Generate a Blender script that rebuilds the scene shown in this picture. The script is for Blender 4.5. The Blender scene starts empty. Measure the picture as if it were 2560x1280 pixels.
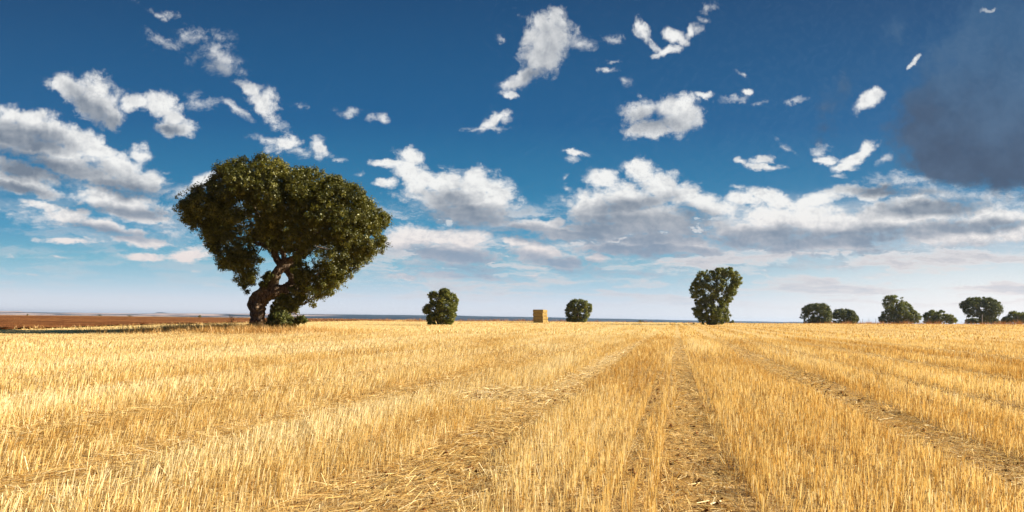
import bpy, math, random
import numpy as np
from mathutils import Matrix, Vector

SC = bpy.context.scene
COL = SC.collection
F = 1422.0          # focal length in photo pixels (2560 wide)
CX, HY = 1280.0, 798.0
TH = 0.0125         # the photograph leans by this many radians
EYE = 1.4

# ------------------------------------------------------------------ camera
cam = bpy.data.cameras.new("camera")
cam.sensor_width = 36.0
cam.lens = 36.0 * F / 2560.0
cam.shift_y = (HY - 640.0) / 2560.0
cam.clip_start = 0.05
cam.clip_end = 60000.0
camo = bpy.data.objects.new("camera", cam)
COL.objects.link(camo)
c_, s_ = math.cos(TH), math.sin(TH)
camo.matrix_world = Matrix(((c_, -s_, 0, 0), (0, 0, -1, 0), (s_, c_, 0, EYE), (0, 0, 0, 1)))
SC.camera = camo

def uv(px, py):
    a = (px - CX) / F; b = (HY - py) / F
    return a * c_ - b * s_, b * c_ + a * s_

# ------------------------------------------------------------------ sun, exposure
SUN_EL = math.radians(25.0)
SUN_AZ = math.radians(8.0)      # from +X (right) towards +Y (ahead)
sun = bpy.data.lights.new("sun", 'SUN')
sun.energy = 5.0
sun.angle = math.radians(0.6)
sun.color = (1.0, 0.86, 0.66)
suno = bpy.data.objects.new("sun", sun)
COL.objects.link(suno)
sd = Vector((math.cos(SUN_EL) * math.cos(SUN_AZ), math.cos(SUN_EL) * math.sin(SUN_AZ), math.sin(SUN_EL)))
suno.rotation_euler = sd.to_track_quat('Z', 'Y').to_euler()
SC.view_settings.view_transform = 'Standard'
SC.view_settings.look = 'None'
SC.view_settings.gamma = 1.0
SC.view_settings.exposure = 1.24
EXPO = 2 ** SC.view_settings.exposure
SC.cycles.max_bounces = 6
SC.cycles.diffuse_bounces = 3
SC.cycles.transmission_bounces = 3
SC.cycles.volume_bounces = 0
SC.cycles.use_denoising = True
SC.cycles.denoiser = 'OPENIMAGEDENOISE'
SC.cycles.denoising_input_passes = 'RGB_ALBEDO_NORMAL'
SC.cycles.use_adaptive_sampling = True
SC.cycles.adaptive_threshold = 0.01
SC.cycles.adaptive_min_samples = 12

# ------------------------------------------------------------------ node helpers
class NT:
    def __init__(s, tree):
        s.t = tree; s.N = tree.nodes; s.L = tree.links
    def n(s, typ, **kw):
        n = s.N.new(typ)
        for k, v in kw.items(): setattr(n, k, v)
        return n
    def put(s, sock, v):
        if hasattr(v, 'is_output') or isinstance(v, bpy.types.NodeSocket): s.L.new(v, sock)
        else: sock.default_value = v
    def m(s, op, a, b=0.0, c=0.0, clamp=False):
        n = s.n('ShaderNodeMath', operation=op, use_clamp=clamp)
        s.put(n.inputs[0], a); s.put(n.inputs[1], b)
        if len(n.inputs) > 2: s.put(n.inputs[2], c)
        return n.outputs[0]
    def vm(s, op, a, b=None, sc=None):
        n = s.n('ShaderNodeVectorMath', operation=op)
        s.put(n.inputs[0], a)
        if b is not None: s.put(n.inputs[1], b)
        if sc is not None: s.put(n.inputs['Scale'], sc)
        return n.outputs['Value'] if op in ('LENGTH', 'DOT_PRODUCT') else n.outputs[0]
    def mix(s, f, a, b, blend='MIX'):
        n = s.n('ShaderNodeMix', data_type='RGBA', blend_type=blend)
        s.put(n.inputs[0], f)
        for k, v in ((6, a), (7, b)):
            if isinstance(v, tuple) and len(v) == 3: v = (*v, 1.0)
            s.put(n.inputs[k], v)
        return n.outputs[2]
    def smooth(s, x, lo, hi, a=0.0, b=1.0):
        n = s.n('ShaderNodeMapRange', interpolation_type='SMOOTHSTEP')
        s.put(n.inputs[0], x); s.put(n.inputs[1], lo); s.put(n.inputs[2], hi)
        s.put(n.inputs[3], a); s.put(n.inputs[4], b)
        return n.outputs[0]
    def noise(s, vec, scale, detail=4.0, rough=0.55, col=False, dist=0.0):
        n = s.n('ShaderNodeTexNoise', noise_dimensions='3D')
        if vec is not None: s.put(n.inputs['Vector'], vec)
        n.inputs['Scale'].default_value = scale
        n.inputs['Detail'].default_value = detail
        n.inputs['Roughness'].default_value = rough
        n.inputs['Distortion'].default_value = dist
        return n.outputs['Color' if col else 'Fac']
    def ramp(s, fac, stops):
        n = s.n('ShaderNodeValToRGB'); r = n.color_ramp
        s.put(n.inputs[0], fac)
        while len(r.elements) > 1: r.elements.remove(r.elements[0])
        for i, (p, c) in enumerate(stops):
            e = r.elements[0] if i == 0 else r.elements.new(p)
            e.position = p; e.color = (*c, 1.0)
        return n.outputs[0]
    def xyz(s, x, y, z=0.0):
        n = s.n('ShaderNodeCombineXYZ')
        s.put(n.inputs[0], x); s.put(n.inputs[1], y); s.put(n.inputs[2], z)
        return n.outputs[0]

def lin(r, g, b):
    return tuple(((c / 255 + 0.055) / 1.055) ** 2.4 if c > 10 else c / 255 / 12.92 for c in (r, g, b))

# ------------------------------------------------------------------ world: blue evening sky with cumulus
world = bpy.data.worlds.new("World")
SC.world = world
world.use_nodes = True
W = NT(world.node_tree)
W.N.clear()
tc = W.n('ShaderNodeTexCoord').outputs['Generated']
sep = W.n('ShaderNodeSeparateXYZ'); W.L.new(tc, sep.inputs[0])
dy = W.m('MAXIMUM', sep.outputs[1], 0.02)
u_ = W.m('DIVIDE', sep.outputs[0], dy)
v_ = W.m('DIVIDE', sep.outputs[2], dy)
PX = W.m('MULTIPLY_ADD', u_, F / 100, CX / 100)        # direction coordinates, 14.22 units = 45 degrees
PY = W.m('MULTIPLY_ADD', v_, -F / 100, HY / 100)
P = W.xyz(PX, PY)
# perspective-shrinking noise domain: cells get smaller and flatter towards the horizon
hgt = W.m('MAXIMUM', W.m('ADD', v_, 0.22), 0.05)
NX = W.m('MULTIPLY', u_, 1.75)
NY = W.m('MULTIPLY', W.m('LOGARITHM', hgt, math.e), 1.0)
NP = W.xyz(NX, NY)

def U(px, py):
    u, v = uv(px, py)
    return (CX + F * u) / 100, (HY - F * v) / 100

def field(P_, blobs):
    acc = None
    P0 = P_
    for b in blobs:
        cx, cy, rx, ry = b[:4]
        ang = b[4] if len(b) > 4 else 0
        w = b[5] if len(b) > 5 else 1.0
        x, y = U(cx, cy)
        mp = W.n('ShaderNodeMapping', vector_type='TEXTURE')
        if acc is not None:
            n = W.n('ShaderNodeVectorMath', operation='MULTIPLY_ADD')
            W.L.new(acc, n.inputs[0]); n.inputs[1].default_value=(1e-9,1e-9,1e-9); W.L.new(P0, n.inputs[2])
            W.L.new(n.outputs[0], mp.inputs[0])
        else: W.L.new(P0, mp.inputs[0])
        mp.inputs['Location'].default_value = (x, y, 0)
        mp.inputs['Rotation'].default_value = (0, 0, math.radians(ang))
        mp.inputs['Scale'].default_value = (rx / 93, ry / 93, 1)
        ln = W.vm('LENGTH', mp.outputs[0])
        if blobs is puffs: w = w * 1.3
        val = W.m('MULTIPLY_ADD', ln, -w, w)
        acc = val if acc is None else W.m('MAXIMUM', acc, val)
    return acc

clouds = [
 (185,225,62,34,30),(240,252,70,48,40),(282,292,30,26,60),
 (345,252,42,24),(400,255,42,28,30),(428,292,28,32),(455,320,42,20,0),(418,322,28,18),
 (60,290,75,24,0),(100,318,120,34,18),(30,335,95,48),(190,350,80,34,25),(245,378,70,26,20),(110,372,120,24,8),(60,425,110,24,20),(170,415,110,26,14),
 (290,415,80,38,15),(352,388,28,24,0,.8),(335,450,70,30),(382,455,22,30,0,.8),(240,450,90,18,12),
 (45,458,95,26,15),(105,480,45,20,10),
 (300,505,120,30,10),(335,532,95,22,6),(385,550,50,12,5,.8),
 (105,515,60,13,8),(180,543,80,20,10),(265,568,110,22,12),(352,602,85,13,8),
 (170,602,75,8,3,.75),(365,640,60,8,3,.75),(475,638,60,20,-6,.8),(505,622,35,14,-15,.7),(210,532,26,14),
 (510,452,50,20,-25,.75),(462,472,32,20,-20,.65),
 (135,642,70,4,2,.5),(60,688,50,4,2,.5),(485,678,25,5,8,.5),(540,716,45,5,2,.5),(25,640,22,6,0,.5),
 (410,37,52,7,16,.45),(412,100,40,11,22,.5),(505,98,62,20,-5,.55),(548,140,62,26,35,.6),(548,166,62,17,10,.55),
 (628,222,34,18,35,.95),(660,262,48,30,50),(592,272,38,8,36,.65),(500,250,34,18,10,.5),
 (692,318,28,8,10,.5),(668,356,38,10,15,.65),(715,358,40,17,-20,.75),(752,378,38,9,0,.65),(800,364,26,18,55,.9),(768,382,28,9,-10,.6),
 (870,280,26,9,0,.7),(925,302,13,6,-30,.5),(958,296,14,8,10,.7),(905,432,10,6,0,.5),(850,392,16,5,0,.5),(750,272,14,6,0,.4),
 (975,404,42,10,-4,.8),(1025,395,34,20,20),(965,455,30,13,0,.9),(1020,428,42,28,40),(1068,448,50,24,10),(1110,455,70,30,-8),(1190,462,70,36,8),
 (1240,490,44,52,-20),(1150,500,135,40,5),(1180,538,110,28,5),(1050,470,40,24,30),
 (1035,592,65,30,8),(1115,596,95,30,6),(1180,600,55,28),(1130,635,120,34,6),(1000,605,40,22,0),
 (1010,690,55,9,4,.75),(1120,690,95,10,3,.8),(1230,694,60,11,6,.75),(1040,713,80,6,2,.55),(1220,722,80,8,3,.55),(1330,690,60,8,3,.55),
 (1300,604,50,18,0),(1345,628,85,34,10),(1400,655,80,20,8),(1495,645,34,15,-5,.85),
 (1335,565,85,16,5,.9),(1390,553,28,10,-6),(1440,580,120,24,4),
 (1606,432,40,30,10),(1598,414,16,13,20,.9),(1506,450,46,24,10),(1650,466,70,40,25),(1725,490,90,32,14),(1560,500,120,44),
 (1480,525,66,36,-20),(1610,555,190,52,2),(1790,518,80,28,8),(1860,500,60,22,0),(1500,580,120,30,4),(1422,512,15,16,10,.7),
 (1650,608,190,34,2),(1560,622,150,20,3),(1765,628,60,22,10),(1700,650,150,14,2,.7),
 (1910,486,55,18,8),(1965,505,65,20,10),(2035,502,56,20,-8),(1985,545,170,42,-2),(2100,560,160,44,0),(1900,585,160,42,-2),
 (2080,612,190,30,-3),(2120,480,85,16,-4,.8),(2195,485,60,20,-8,.9),(2200,550,130,48),(2300,530,130,46,-4),(2350,580,150,40,-4),
 (2255,448,90,16,-4,.6),(2480,545,130,28,-6),(2430,590,130,26,-8),(2560,575,90,34,-4),(2360,486,160,26,6,.7),(2700,560,160,50,0),
 (1620,682,150,13,2,.6),(1900,664,130,9,0,.65),(2100,664,130,10,-2,.6),(2200,690,70,9,0,.55),(1760,700,120,8,2,.45),(2390,665,22,7,0,.5),(2310,652,30,7,4,.5),
 (1377,58,56,36,10),(1372,100,58,52,0),(1352,148,54,44,-40),(1322,192,52,24,-25),(1292,208,34,12,-10,.8),(1275,238,22,9,15,.85),(1450,106,36,18,0,.6),(1250,102,13,8,0,.55),
 (1606,84,30,13,60,.8),(1640,118,40,7,30,.7),(1688,96,32,13,35,.85),(1722,84,24,10,-50,.75),(1674,132,26,11,-10,.85),(1770,14,18,13,0,.5),(1765,42,14,7,0,.45),(1745,68,16,10,-40,.4),
 (1534,152,17,8,10,.65),(1520,173,26,7,12,.7),(1560,206,12,11,40,.45),(1530,96,24,7,5,.4),
 (1592,282,40,34,-20),(1612,322,56,20,-10),(1686,262,56,28,-10),(1700,296,58,40,-25),(1765,240,26,8,8,.8),(1645,330,66,12,-6,.9),
 (1872,225,16,9,10,.8),(1838,246,40,9,-22,.55),(1900,258,12,5,0,.3),
 (1238,302,36,13,-35,.85),(1213,320,56,5,0,.7),(1262,300,14,11,0,.7),
 (2172,252,36,20,-35,1.0),(2185,235,18,16,-40,.9),
 (1855,405,20,10,10,.85),(1903,398,28,14,-15,.95),(1903,416,40,9,6,.85),
 (2048,378,20,14,20,.7),(2062,396,28,9,10,.8),(2140,394,50,13,-32,.9),(2162,372,24,16,-40,.95),(2112,416,26,8,0,.85),(2218,394,22,8,-30,.65),(2100,440,18,5,0,.5),
 (1430,385,34,8,8,.75),(1425,400,16,9,0,.65),(1412,442,7,5,0,.5),(1985,262,28,6,-10,.45),(1960,366,20,6,25,.45),
 (1150,668,260,34,3,.55),(1450,672,300,26,2,.5),(1800,662,280,22,0,.5),(2230,632,330,34,-3,.6),(1480,618,220,30,3,.7),(1230,560,120,22,4,.6),(1900,628,200,24,0,.7),
 (300,470,160,40,10,.6),(200,560,220,24,10,.5),(420,560,80,60,10,.35),(2480,520,160,40,-4,.6),
 (2286,152,22,7,-52,.8),(2473,27,15,5,-15,.8),(1855,188,13,6,20,.45),(1420,468,14,8,0,.5),(1410,500,8,14,0,.5),(1850,466,20,5,0,.5),
]
shades = [
 (240,285,80,26,35,.9),(60,345,120,34,8,.85),(120,425,180,34,6,.8),(300,470,120,22,8,.75),(40,470,100,14,12,.7),(300,528,130,14,6,.7),(280,582,130,12,8,.6),
 (420,325,40,12,0,.5),(1150,540,130,34,4,1.05),(1120,500,60,24,0,.6),(1120,640,140,22,4,.9),(1400,655,120,14,4,.8),(1380,585,170,22,4,1.1),
 (1610,572,205,44,2,1.05),(1560,520,110,22,-10,.7),(1740,545,60,26,10,.7),(1640,630,200,22,2,1.0),(1950,600,200,32,-2,1.0),(2120,600,180,26,-2,.95),
 (2240,480,120,14,0,.7),(2340,520,140,20,-4,.8),(2420,565,180,18,-4,.85),(2250,580,130,18,0,.7),(1330,640,70,16,6,.5),(30,380,110,26,10,.5),(1650,300,22,14,0,.3),
 (1150,675,260,24,3,.5),(1450,680,300,18,2,.5),(1850,668,300,16,0,.45),(2250,640,330,26,-3,.55),(215,255,60,20,35,.5),(290,300,30,16,30,.4),(1640,310,80,18,0,.25),(1380,120,40,60,0,.2),
 (520,160,70,16,20,.35),(1340,190,50,16,-30,.3),(1180,690,150,10,0,.4),
]
darks = [
 (2385,275,180,120,-35,1.3),(2370,395,120,60,25,1.2),(2600,220,300,240,0,1.4),(2500,400,260,75,10,1.2),(2760,300,330,240,0,1.5),(2500,90,190,130,-30,.8),(2380,425,120,40,10,.9),
 (2105,215,60,26,-50,.30),(2072,262,50,24,-60,.26),(2060,320,18,22,0,.15),(2230,80,26,30,40,.15),
]
puffs = [c for c in clouds if len(c) < 6 or c[5] >= 0.75]
wisps = [c for c in clouds if len(c) == 6 and c[5] < 0.75]
# warped domain: several octaves of displacement give the ragged cauliflower rims
w1 = W.vm('SUBTRACT', W.noise(NP, 9.0, 8.0, 0.62, col=True), (0.5, 0.5, 0.5))
warp = W.vm('SCALE', w1, sc=W.m('MULTIPLY', hgt, 1.2))
Pw = W.vm('MULTIPLY', W.vm('ADD', P, warp), (1, 1, 0))
Bf = field(Pw, puffs)
Wf = field(Pw, wisps)
Sf = field(Pw, shades)
Df = field(W.vm('MULTIPLY', W.vm('ADD', P, W.vm('SCALE', warp, sc=0.6)), (1, 1, 0)), darks)
NPw = W.vm('ADD', NP, W.vm('SCALE', w1, sc=0.05))
def billow(vec):
    n = W.n('ShaderNodeTexVoronoi', voronoi_dimensions='2D', feature='F1', normalize=True)
    W.L.new(vec, n.inputs['Vector'])
    n.inputs['Scale'].default_value = 20.0; n.inputs['Detail'].default_value = 3.0
    n.inputs['Roughness'].default_value = 0.6; n.inputs['Lacunarity'].default_value = 2.3
    return n.outputs['Distance']
b1 = billow(NPw)
b2 = billow(W.vm('ADD', NPw, (0.012, 0.014, 0.0)))
fb = W.noise(NP, 12.0, 10.0, 0.66)
soft = W.noise(NP, 5.0, 3.0, 0.5)
fibre = W.noise(W.vm('ADD', W.vm('MULTIPLY', NP, (0.7, 1.5, 1.0)), W.vm('SCALE', w1, sc=0.12)), 26.0, 7.0, 0.66)
bil = W.m('MULTIPLY', W.m('SUBTRACT', 0.36, b1), 1.15)
dens = W.m('ADD', W.m('MULTIPLY_ADD', W.m('SUBTRACT', fb, 0.48), 2.0, Bf), W.m('MULTIPLY_ADD', W.m('SUBTRACT', fibre, 0.5), 1.1, bil))
alphaP = W.smooth(dens, -0.18, 0.78)
dw = W.m('ADD', W.m('MULTIPLY_ADD', W.m('SUBTRACT', fb, 0.50), 1.8, Wf), W.m('MULTIPLY', W.m('SUBTRACT', fibre, 0.5), 1.8))
alphaW = W.smooth(dw, -0.22, 1.0, 0.0, 0.85)
# thin layered clouds low over the plain
LP = W.xyz(W.m('MULTIPLY', u_, 3.2), W.m('MULTIPLY', W.m('LOGARITHM', W.m('MAXIMUM', W.m('ADD', v_, 0.035), 0.02), math.e), 3.0))
ln1 = W.noise(W.vm('ADD', LP, W.vm('SCALE', w1, sc=0.5)), 1.5, 8.0, 0.60)
lmask = W.m('MULTIPLY', W.m('MULTIPLY', W.smooth(v_, 0.015, 0.045), W.smooth(v_, 0.16, 0.24, 1.0, 0.0)), W.smooth(u_, -0.42, -0.12, 0.35, 1.0))
alphaL = W.m('MULTIPLY', W.smooth(ln1, 0.46, 0.62), W.m('MULTIPLY', lmask, 0.95))
alpha = W.m('MAXIMUM', W.m('MAXIMUM', alphaP, alphaW), alphaL)
relief = W.m('SUBTRACT', b2, b1)
under = W.smooth(Sf, -0.50, 0.5)
tex = W.m('ADD', W.m('MULTIPLY', relief, 1.3), W.m('MULTIPLY', W.m('SUBTRACT', b1, 0.36), 0.55))
tex = W.m('ADD', tex, W.m('MULTIPLY', W.m('SUBTRACT', 0.5, fb), 0.5))
shade = W.m('MULTIPLY_ADD', under, 0.84, W.m('MULTIPLY', tex, W.m('MULTIPLY_ADD', under, -0.62, 0.9)))
shade = W.m('ADD', shade, W.m('MULTIPLY', W.m('SUBTRACT', soft, 0.5), 0.8))
shade = W.m('ADD', shade, W.m('MULTIPLY_ADD', W.smooth(dens, 0.3, 1.4), 0.06, 0.04), clamp=True)
lsh = W.smooth(ln1, 0.50, 0.70, 0.0, 0.6)
isl = W.m('MULTIPLY', W.smooth(W.m('SUBTRACT', alphaL, alphaP), 0.0, 0.3), 1.0)
shade = W.m('ADD', W.m('MULTIPLY', shade, W.m('SUBTRACT', 1.0, isl)), W.m('MULTIPLY', lsh, isl))
lowfac = W.smooth(v_, 0.02, 0.24)          # 0 at the horizon, 1 high up
k = 1.0 / EXPO
sc3 = lambda c: tuple(x * k for x in c)
lit = W.mix(lowfac, sc3(lin(236, 220, 216)), sc3(lin(246, 246, 244)))
shd = W.mix(lowfac, sc3(lin(160, 178, 200)), sc3(lin(120, 132, 148)))
ccol = W.mix(shade, lit, shd)
# clear sky: Nishita air graded to the deep blue of the photograph
nish = W.n('ShaderNodeTexSky', sky_type='NISHITA')
nish.sun_disc = False
nish.sun_elevation = SUN_EL
nish.sun_rotation = math.pi / 2 - SUN_AZ
nish.air_density = 1.0; nish.dust_density = 0.6; nish.ozone_density = 2.0
nsc = W.vm('SCALE', nish.outputs[0], sc=0.10)
elev = W.m('DIVIDE', sep.outputs[2], W.m('SQRT', W.m('ADD', W.m('MULTIPLY', sep.outputs[0], sep.outputs[0]), W.m('MULTIPLY', sep.outputs[1], sep.outputs[1]))))
grad = W.ramp(W.m('MULTIPLY', v_, 1.6, clamp=True), [
 (0.0, sc3(lin(229, 232, 242))), (0.05, sc3(lin(209, 219, 234))), (0.10, sc3(lin(166, 200, 220))), (0.16, sc3(lin(118, 178, 202))),
 (0.24, sc3(lin(70, 148, 186))), (0.36, sc3(lin(38, 120, 164))), (0.55, sc3(lin(22, 92, 142))), (0.9, sc3(lin(20, 70, 114)))])
sky = W.mix(0.05, grad, nsc)
# whiter towards the sun's side of the horizon
glow = W.m('MULTIPLY', W.smooth(u_, 0.1, 0.9), W.smooth(v_, 0.0, 0.26, 1.0, 0.0))
sky = W.mix(W.m('MULTIPLY', glow, 0.9), sky, sc3(lin(250, 246, 244)))
dal = W.smooth(W.m('ADD', W.m('MULTIPLY', bil, 0.35), W.m('MULTIPLY_ADD', W.m('SUBTRACT', fb, 0.5), 1.3, Df)), -0.08, 0.48, 0.0, 0.97)
dal = W.m('MULTIPLY', dal, W.smooth(v_, 0.34, 0.60, 1.0, 0.55))
dtex = W.m('ADD', W.m('MULTIPLY', W.m('SUBTRACT', soft, 0.5), 1.3), W.m('MULTIPLY', W.m('SUBTRACT', fb, 0.5), 0.8))
dcol = W.mix(W.smooth(W.m('ADD', v_, W.m('MULTIPLY', dtex, 0.25)), 0.22, 0.55), sc3(lin(76, 92, 116)), sc3(lin(72, 108, 144)))
dcol = W.mix(W.m('MULTIPLY_ADD', dtex, 0.6, 0.08, clamp=True), dcol, sc3(lin(112, 128, 150)))
lowa = W.smooth(v_, 0.0, 0.11, 0.35, 1.0)
skc = W.mix(W.m('MULTIPLY', W.m('MULTIPLY', alpha, lowa), 0.97), sky, ccol)
skc = W.mix(dal, skc, dcol)
bg = W.n('ShaderNodeBackground'); W.L.new(skc, bg.inputs[0]); bg.inputs[1].default_value = 1.0
wo = W.n('ShaderNodeOutputWorld'); W.L.new(bg.outputs[0], wo.inputs[0])
world.cycles.sampling_method = 'MANUAL'
world.cycles.sample_map_resolution = 512

# ------------------------------------------------------------------ mesh helpers
def tag(o, label=None, cat=None, group=None, kind=None):
    if label: o['label'] = label
    if cat: o['category'] = cat
    if group: o['group'] = group
    if kind: o['kind'] = kind
    return o
def thing(name, label, cat, loc=(0, 0, 0), group=None):
    o = bpy.data.objects.new(name, None); COL.objects.link(o)
    o.location = loc; o.empty_display_size = 0.2
    return tag(o, label, cat, group)
def mesh_obj(name, verts, faces, mat, parent=None, loc=None, attr=None, smooth=False):
    """faces: (n,k) array of equal-sized faces; verts in world space when parented (shifted to the parent)"""
    verts = np.asarray(verts, dtype=np.float32)
    faces = np.asarray(faces, dtype=np.int32)
    me = bpy.data.meshes.new(name)
    off = np.array(parent.location if parent else (loc or (0, 0, 0)), dtype=np.float32)
    v = verts - off
    n, kk = faces.shape
    me.vertices.add(len(v)); me.vertices.foreach_set('co', v.ravel())
    me.loops.add(n * kk); me.loops.foreach_set('vertex_index', faces.ravel())
    me.polygons.add(n); me.polygons.foreach_set('loop_start', np.arange(0, n * kk, kk, dtype=np.int32))
    if smooth: me.polygons.foreach_set('use_smooth', np.ones(n, dtype=bool))
    me.update(calc_edges=True)
    if attr is not None:
        a = me.attributes.new('rnd', 'FLOAT', 'POINT'); a.data.foreach_set('value', np.asarray(attr, dtype=np.float32))
    me.materials.append(mat)
    o = bpy.data.objects.new(name, me); COL.objects.link(o)
    if parent: o.parent = parent
    elif loc: o.location = loc
    return o

def vnoise(x, y, seed=0):
    xi = np.floor(x).astype(np.int64); yi = np.floor(y).astype(np.int64)
    fx = x - xi; fy = y - yi
    fx = fx * fx * (3 - 2 * fx); fy = fy * fy * (3 - 2 * fy)
    def h(a, b):
        n = (a * 374761393 + b * 668265263 + seed * 1442695041) & 0x7fffffff
        n = ((n ^ (n >> 13)) * 1274126177) & 0x7fffffff
        return ((n ^ (n >> 16)) & 0xffff) / 65535.0
    return (h(xi, yi) * (1 - fx) + h(xi + 1, yi) * fx) * (1 - fy) + (h(xi, yi + 1) * (1 - fx) + h(xi + 1, yi + 1) * fx) * fy
def fbm(x, y, seed=0, o=4):
    r = 0; a = 1; t = 0
    for i in range(o):
        r = r + a * vnoise(x * 2 ** i + 17.3 * i, y * 2 ** i - 9.1 * i, seed + i); t += a; a *= 0.5
    return r / t

# ------------------------------------------------------------------ terrain height
TX, TY = -19.7, 44.0      # the big oak
US = [-3, -1.2, -0.9, -0.45, -0.2, 0.0, 0.15, 0.3, 0.48, 0.9, 1.5, 3]
RS = [0, 0, 0.0, 0.05, 0.12, 0.50, 0.72, 0.84, 1.05, 1.72, 2.2, 2.3]
def sstep(a, b, x):
    t = np.clip((x - a) / (b - a), 0, 1); return t * t * (3 - 2 * t)
def ground(x, y):
    x = np.asarray(x, dtype=np.float64); y = np.asarray(y, dtype=np.float64)
    yy = np.maximum(y, 1.0); u = np.clip(x / yy, -3, 3)
    z = np.interp(u, US, RS) * sstep(15, 190, y)
    z = z + 0.50 * np.exp(-((x - TX - 1) ** 2 / 130 + (y - TY) ** 2 / 60))
    r = np.hypot(x, y)
    st = np.interp(u, [-0.6, -0.3, -0.1, 0.1], [480, 420, 260, 212])
    st = np.where(y < 1, 480, st)
    z = z - 8 * sstep(st, st + 300, r) - 12 * sstep(700, 3000, r)
    z = z + 0.03 * (fbm(x / 3, y / 3, 5) - 0.5) * sstep(1, 6, r)
    return z
def gz(x, y): return float(ground(np.array([x]), np.array([y]))[0])

# ------------------------------------------------------------------ materials
def new_mat(name):
    m = bpy.data.materials.new(name); m.use_nodes = True
    T = NT(m.node_tree); T.N.clear()
    out = T.n('ShaderNodeOutputMaterial')
    return m, T, out
def principled(T, out, col, rough=0.8, spec=0.2, normal=None):
    p = T.n('ShaderNodeBsdfPrincipled')
    T.put(p.inputs['Base Color'], col if not isinstance(col, tuple) else (*col, 1))
    T.put(p.inputs['Roughness'], rough)
    p.inputs['Specular IOR Level'].default_value = spec
    if normal is not None: T.L.new(normal, p.inputs['Normal'])
    T.L.new(p.outputs[0], out.inputs[0])
    return p
def bump(T, h, dist, strength=1.0):
    b = T.n('ShaderNodeBump'); b.inputs['Strength'].default_value = strength
    b.inputs['Distance'].default_value = dist
    T.L.new(h, b.inputs['Height']); return b.outputs[0]
def leafy(name, stops, trans, tfac=0.35, scale=0.0):
    m, T, out = new_mat(name)
    a = T.n('ShaderNodeAttribute', attribute_name='rnd').outputs['Fac']
    col = T.ramp(a, stops)
    d = T.n('ShaderNodeBsdfDiffuse'); T.put(d.inputs[0], col)
    t = T.n('ShaderNodeBsdfTranslucent'); T.put(t.inputs[0], T.mix(1.0, col, trans, 'MULTIPLY'))
    g = T.n('ShaderNodeBsdfGlossy'); g.inputs['Roughness'].default_value = 0.45; T.put(g.inputs[0], (0.9, 0.95, 0.8, 1))
    mx = T.n('ShaderNodeMixShader'); mx.inputs[0].default_value = tfac
    T.L.new(d.outputs[0], mx.inputs[1]); T.L.new(t.outputs[0], mx.inputs[2])
    m2 = T.n('ShaderNodeMixShader'); m2.inputs[0].default_value = 0.03
    T.L.new(mx.outputs[0], m2.inputs[1]); T.L.new(g.outputs[0], m2.inputs[2])
    T.L.new(m2.outputs[0], out.inputs[0])
    return m

M_leaf = leafy('oak_leaf', [(0.0, (0.036, 0.042, 0.008)), (0.5, (0.084, 0.088, 0.015)), (1.0, (0.18, 0.172, 0.032))], (1.7, 1.6, 0.9), 0.30)
M_leaf2 = leafy('green_leaf', [(0.0, (0.068, 0.088, 0.016)), (0.5, (0.135, 0.150, 0.028)), (1.0, (0.25, 0.24, 0.055))], (1.6, 1.7, 0.8), 0.28)
M_leaf3 = leafy('dark_leaf', [(0.0, (0.050, 0.066, 0.018)), (0.5, (0.095, 0.110, 0.028)), (1.0, (0.19, 0.19, 0.052))], (1.5, 1.6, 0.8), 0.22)
M_shrub = leafy('shrub_leaf', [(0.0, (0.070, 0.090, 0.022)), (0.6, (0.120, 0.135, 0.035)), (1.0, (0.24, 0.21, 0.07))], (1.5, 1.5, 0.8), 0.3)
M_straw = leafy('straw', [(0.0, (0.42, 0.23, 0.055)), (0.3, (0.68, 0.46, 0.15)), (0.65, (0.82, 0.65, 0.30)), (1.0, (0.90, 0.80, 0.52))], (1.05, 1.0, 0.85), 0.38)
M_dry = leafy('dry_grass', [(0.0, (0.40, 0.22, 0.07)), (0.5, (0.62, 0.41, 0.15)), (1.0, (0.80, 0.62, 0.32))], (1.1, 1.0, 0.7), 0.3)
M_rust = leafy('rusty_weed', [(0.0, (0.24, 0.10, 0.045)), (0.5, (0.40, 0.19, 0.07)), (1.0, (0.56, 0.34, 0.14))], (1.1, 1.0, 0.7), 0.3)

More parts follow.
